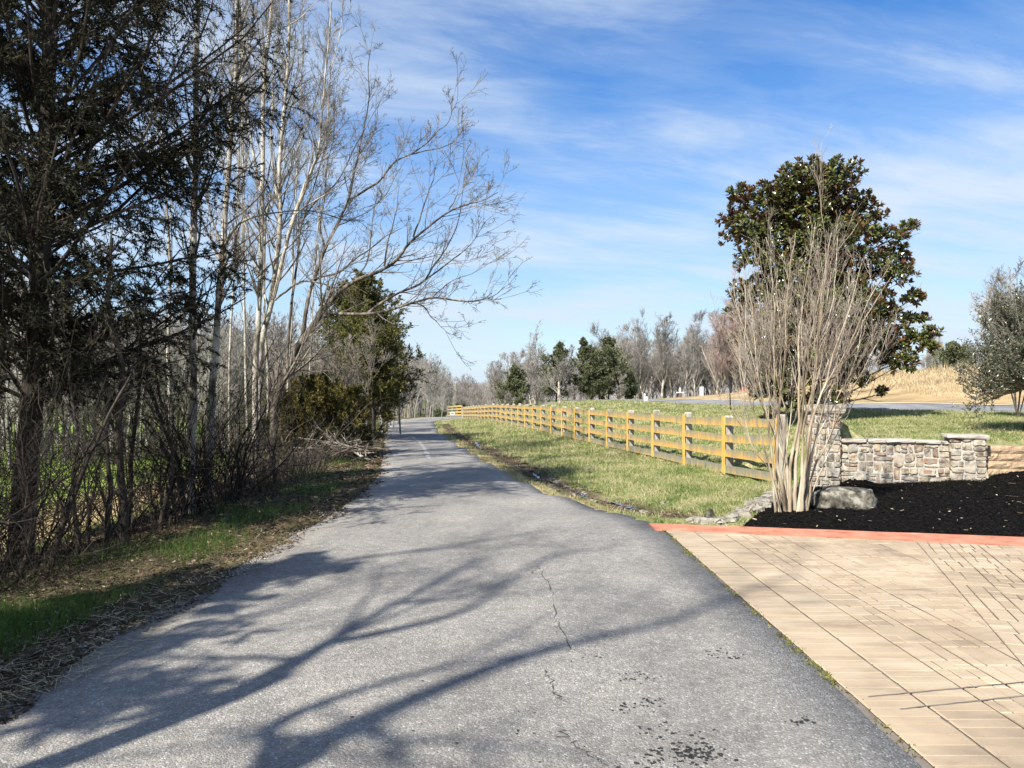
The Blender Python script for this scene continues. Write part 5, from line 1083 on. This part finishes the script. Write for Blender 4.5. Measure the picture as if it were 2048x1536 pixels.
# woods that read as one mass
def woods(name,label,pts,mat):
    mb=MB()
    (T,R),C=bare_template(10,.34,0,.12,20,(5,4,3),1,.12,.014); V=[(bare_template(10,.34,0,.11,18,(5,4,2),1,.13,.016,.07)) for _ in range(4)]
    pk=[]
    for (T,R),C in V:
        m=MB(); tubes(m,T,R,4)
        for l,r,n in C: tubes(m,l,r,3)
        pk.append((np.concatenate(m.v),np.concatenate(m.f)))
    for x,y,z,h in pts:
        v,f=pk[rng.integers(0,4)]; a=rng.uniform(0,6.28); c,s=math.cos(a),math.sin(a); k=h/10
        w=np.column_stack([v[:,0]*c-v[:,1]*s,v[:,0]*s+v[:,1]*c,v[:,2]])*np.array([k*1.1,k*1.1,k])+np.array([x,y,z-.1]); mb.add(w,f)
    return tag(mb.build(name,mat),label,'woods',kind='stuff')
pts=[]
for px in np.arange(770,1000,4.6):
    for d in (108,130,160):
        q=px+rng.normal()*4; dd=d+rng.normal()*7; x=(q-1024)/F*dd; z=TZ(x,dd); top=np.interp(q,[770,850,880,905,960,1000],[690,715,738,752,760,755])+rng.normal()*9+(160-d)*.25; pts.append((x,dd,z,max(3,hgt(top,dd,z))))
for px in np.arange(1000,2080,15):
    d=112+rng.normal()*8; x=(px-1024)/F*d; z=TZ(x,d); pts.append((x,d,z,max(3,hgt(700+rng.normal()*22,d,z))))
woods('bare_woods','grey leafless woods behind the road bend and the drive',pts,M['twig_far'])
pts=[]
for px in np.arange(-140,800,9):
    for d in (42,58):
        dd=d+rng.normal()*5; x=(px+rng.normal()*6-1024)/F*dd; z=TZ(x,dd); top=np.interp(px,[-140,200,560,650,800],[560,650,668,690,720])+rng.normal()*16; pts.append((x,dd,z,max(2,hgt(top,dd,z))))
woods('pasture_woods','grey leafless woods on the far side of the left pasture',pts,M['twig_far'])
brush('woods_understory','bare brown undergrowth at the foot of the far woods',900,lambda x,y:(x<fx(y)-3.5)&(e_(x,np.minimum(y,76))>1.5)|(y>97),62,110,(1,2.8),(.006,.012),M['brush'],.3,(4,3),.13,xs=(-.4,.5))
# distant wooded hills
hm=MB(); a=np.radians(np.linspace(-55,55,120)); prof=[]
for k,(r,f) in enumerate(((300,0),(330,.55),(380,1.0),(470,1.2))):
    h=6.5+2.5*np.sin(a*5+1)+1.6*np.sin(a*13)+rng.normal(size=120)*.35; prof.append(np.column_stack([np.sin(a)*r,np.cos(a)*r,-3+(h+3)*f]))
v=np.stack(prof,1); i=np.arange(480).reshape(120,4); hm.add(v,np.stack([i[:-1,:-1],i[:-1,1:],i[1:,1:],i[1:,:-1]],-1).reshape(-1,4)); o=hm.build('hills',M['hill'],smooth=True); o['kind']='structure'

# ------------------------------------------------------------------ sky, sun, camera
w=bpy.data.worlds.new('World'); SC.world=w; w.use_nodes=True; nt=w.node_tree; bg=nt.nodes['Background']
sky=nt.nodes.new('ShaderNodeTexSky'); sky.sky_type='NISHITA'; sky.sun_disc=False; sky.sun_elevation=EL; sky.sun_rotation=math.atan2(-math.sin(AZ),-math.cos(AZ)); sky.altitude=200; sky.air_density=1.0; sky.dust_density=.6; sky.ozone_density=1.6
hs=nt.nodes.new('ShaderNodeHueSaturation'); hs.inputs['Hue'].default_value=.508; hs.inputs['Saturation'].default_value=1.38; hs.inputs['Value'].default_value=1.32; nt.links.new(sky.outputs[0],hs.inputs['Color'])
co=nt.nodes.new('ShaderNodeTexCoord').outputs['Generated']; sp=nt.nodes.new('ShaderNodeSeparateXYZ'); nt.links.new(co,sp.inputs[0])
zp=math2(nt,'MAXIMUM',sp.outputs[2],0.0); zz=math2(nt,'ADD',zp,.14); cx=math2(nt,'DIVIDE',sp.outputs[0],zz); cy=math2(nt,'DIVIDE',sp.outputs[1],zz)
cb=nt.nodes.new('ShaderNodeCombineXYZ'); nt.links.new(cx,cb.inputs[0]); nt.links.new(cy,cb.inputs[1])
mp_=nt.nodes.new('ShaderNodeMapping'); mp_.inputs['Rotation'].default_value=(0,0,math.radians(-16)); mp_.inputs['Location'].default_value=(.35,1.1,0); nt.links.new(cb.outputs[0],mp_.inputs[0])
big=noise(nt,mp_.outputs[0],1.15,3,.5,.2,stretch=(.55,1.0,1)); wisp=noise(nt,mp_.outputs[0],2.1,8,.6,.5,stretch=(.42,1.35,1)); veil=noise(nt,mp_.outputs[0],5,9,.68,.6,stretch=(.55,1.3,1))
m_=math2(nt,'ADD',math2(nt,'ADD',math2(nt,'MULTIPLY',big,1.0),math2(nt,'MULTIPLY',wisp,.8)),math2(nt,'MULTIPLY',veil,.3))
lw=math2(nt,'POWER',math2(nt,'SUBTRACT',1.0,math2(nt,'MINIMUM',math2(nt,'DIVIDE',zp,.5),1.0)),1.6)
fac=ramp(nt,math2(nt,'ADD',math2(nt,'MULTIPLY',m_,.5),math2(nt,'MULTIPLY',lw,.06)),[(.44,(0,0,0)),(.505,(.16,.16,.16)),(.57,(.5,.5,.5)),(.645,(.9,.9,.9))])
CL=5.9
air=mixc(nt,math2(nt,'MULTIPLY',lw,.78),hs.outputs[0],(CL*.60,CL*.80,CL*1.06))     # thin high haze, thickest towards the horizon
fin=mixc(nt,fac,air,(CL*.84,CL*.97,CL*1.13)); nt.links.new(fin,bg.inputs['Color']); bg.inputs['Strength'].default_value=.074
su=bpy.data.lights.new('sun','SUN'); su.energy=5.0; su.angle=math.radians(.6); su.color=(1,.95,.865); so=bpy.data.objects.new('sun',su); COL.objects.link(so)
so.rotation_euler=Vector((-SH[0]*-1*-1,-SH[1]*-1*-1,-1)).to_track_quat('-Z','Y').to_euler(); so.location=(-20,-30,40)
cam=bpy.data.cameras.new('camera'); cam.sensor_width=36; cam.lens=F/2048*36; cam.shift_y=(HZ-768)/2048; cam.clip_end=3000; cam.clip_start=.05
co_=bpy.data.objects.new('camera',cam); COL.objects.link(co_); co_.location=(0,0,EYE); co_.rotation_euler=(math.pi/2,0,0); SC.camera=co_
SC.view_settings.view_transform='Standard'; SC.view_settings.look='None'; SC.view_settings.exposure=1.0; SC.view_settings.gamma=1
SC.render.engine='CYCLES'; SC.cycles.max_bounces=6; SC.cycles.diffuse_bounces=3; SC.cycles.transparent_max_bounces=4
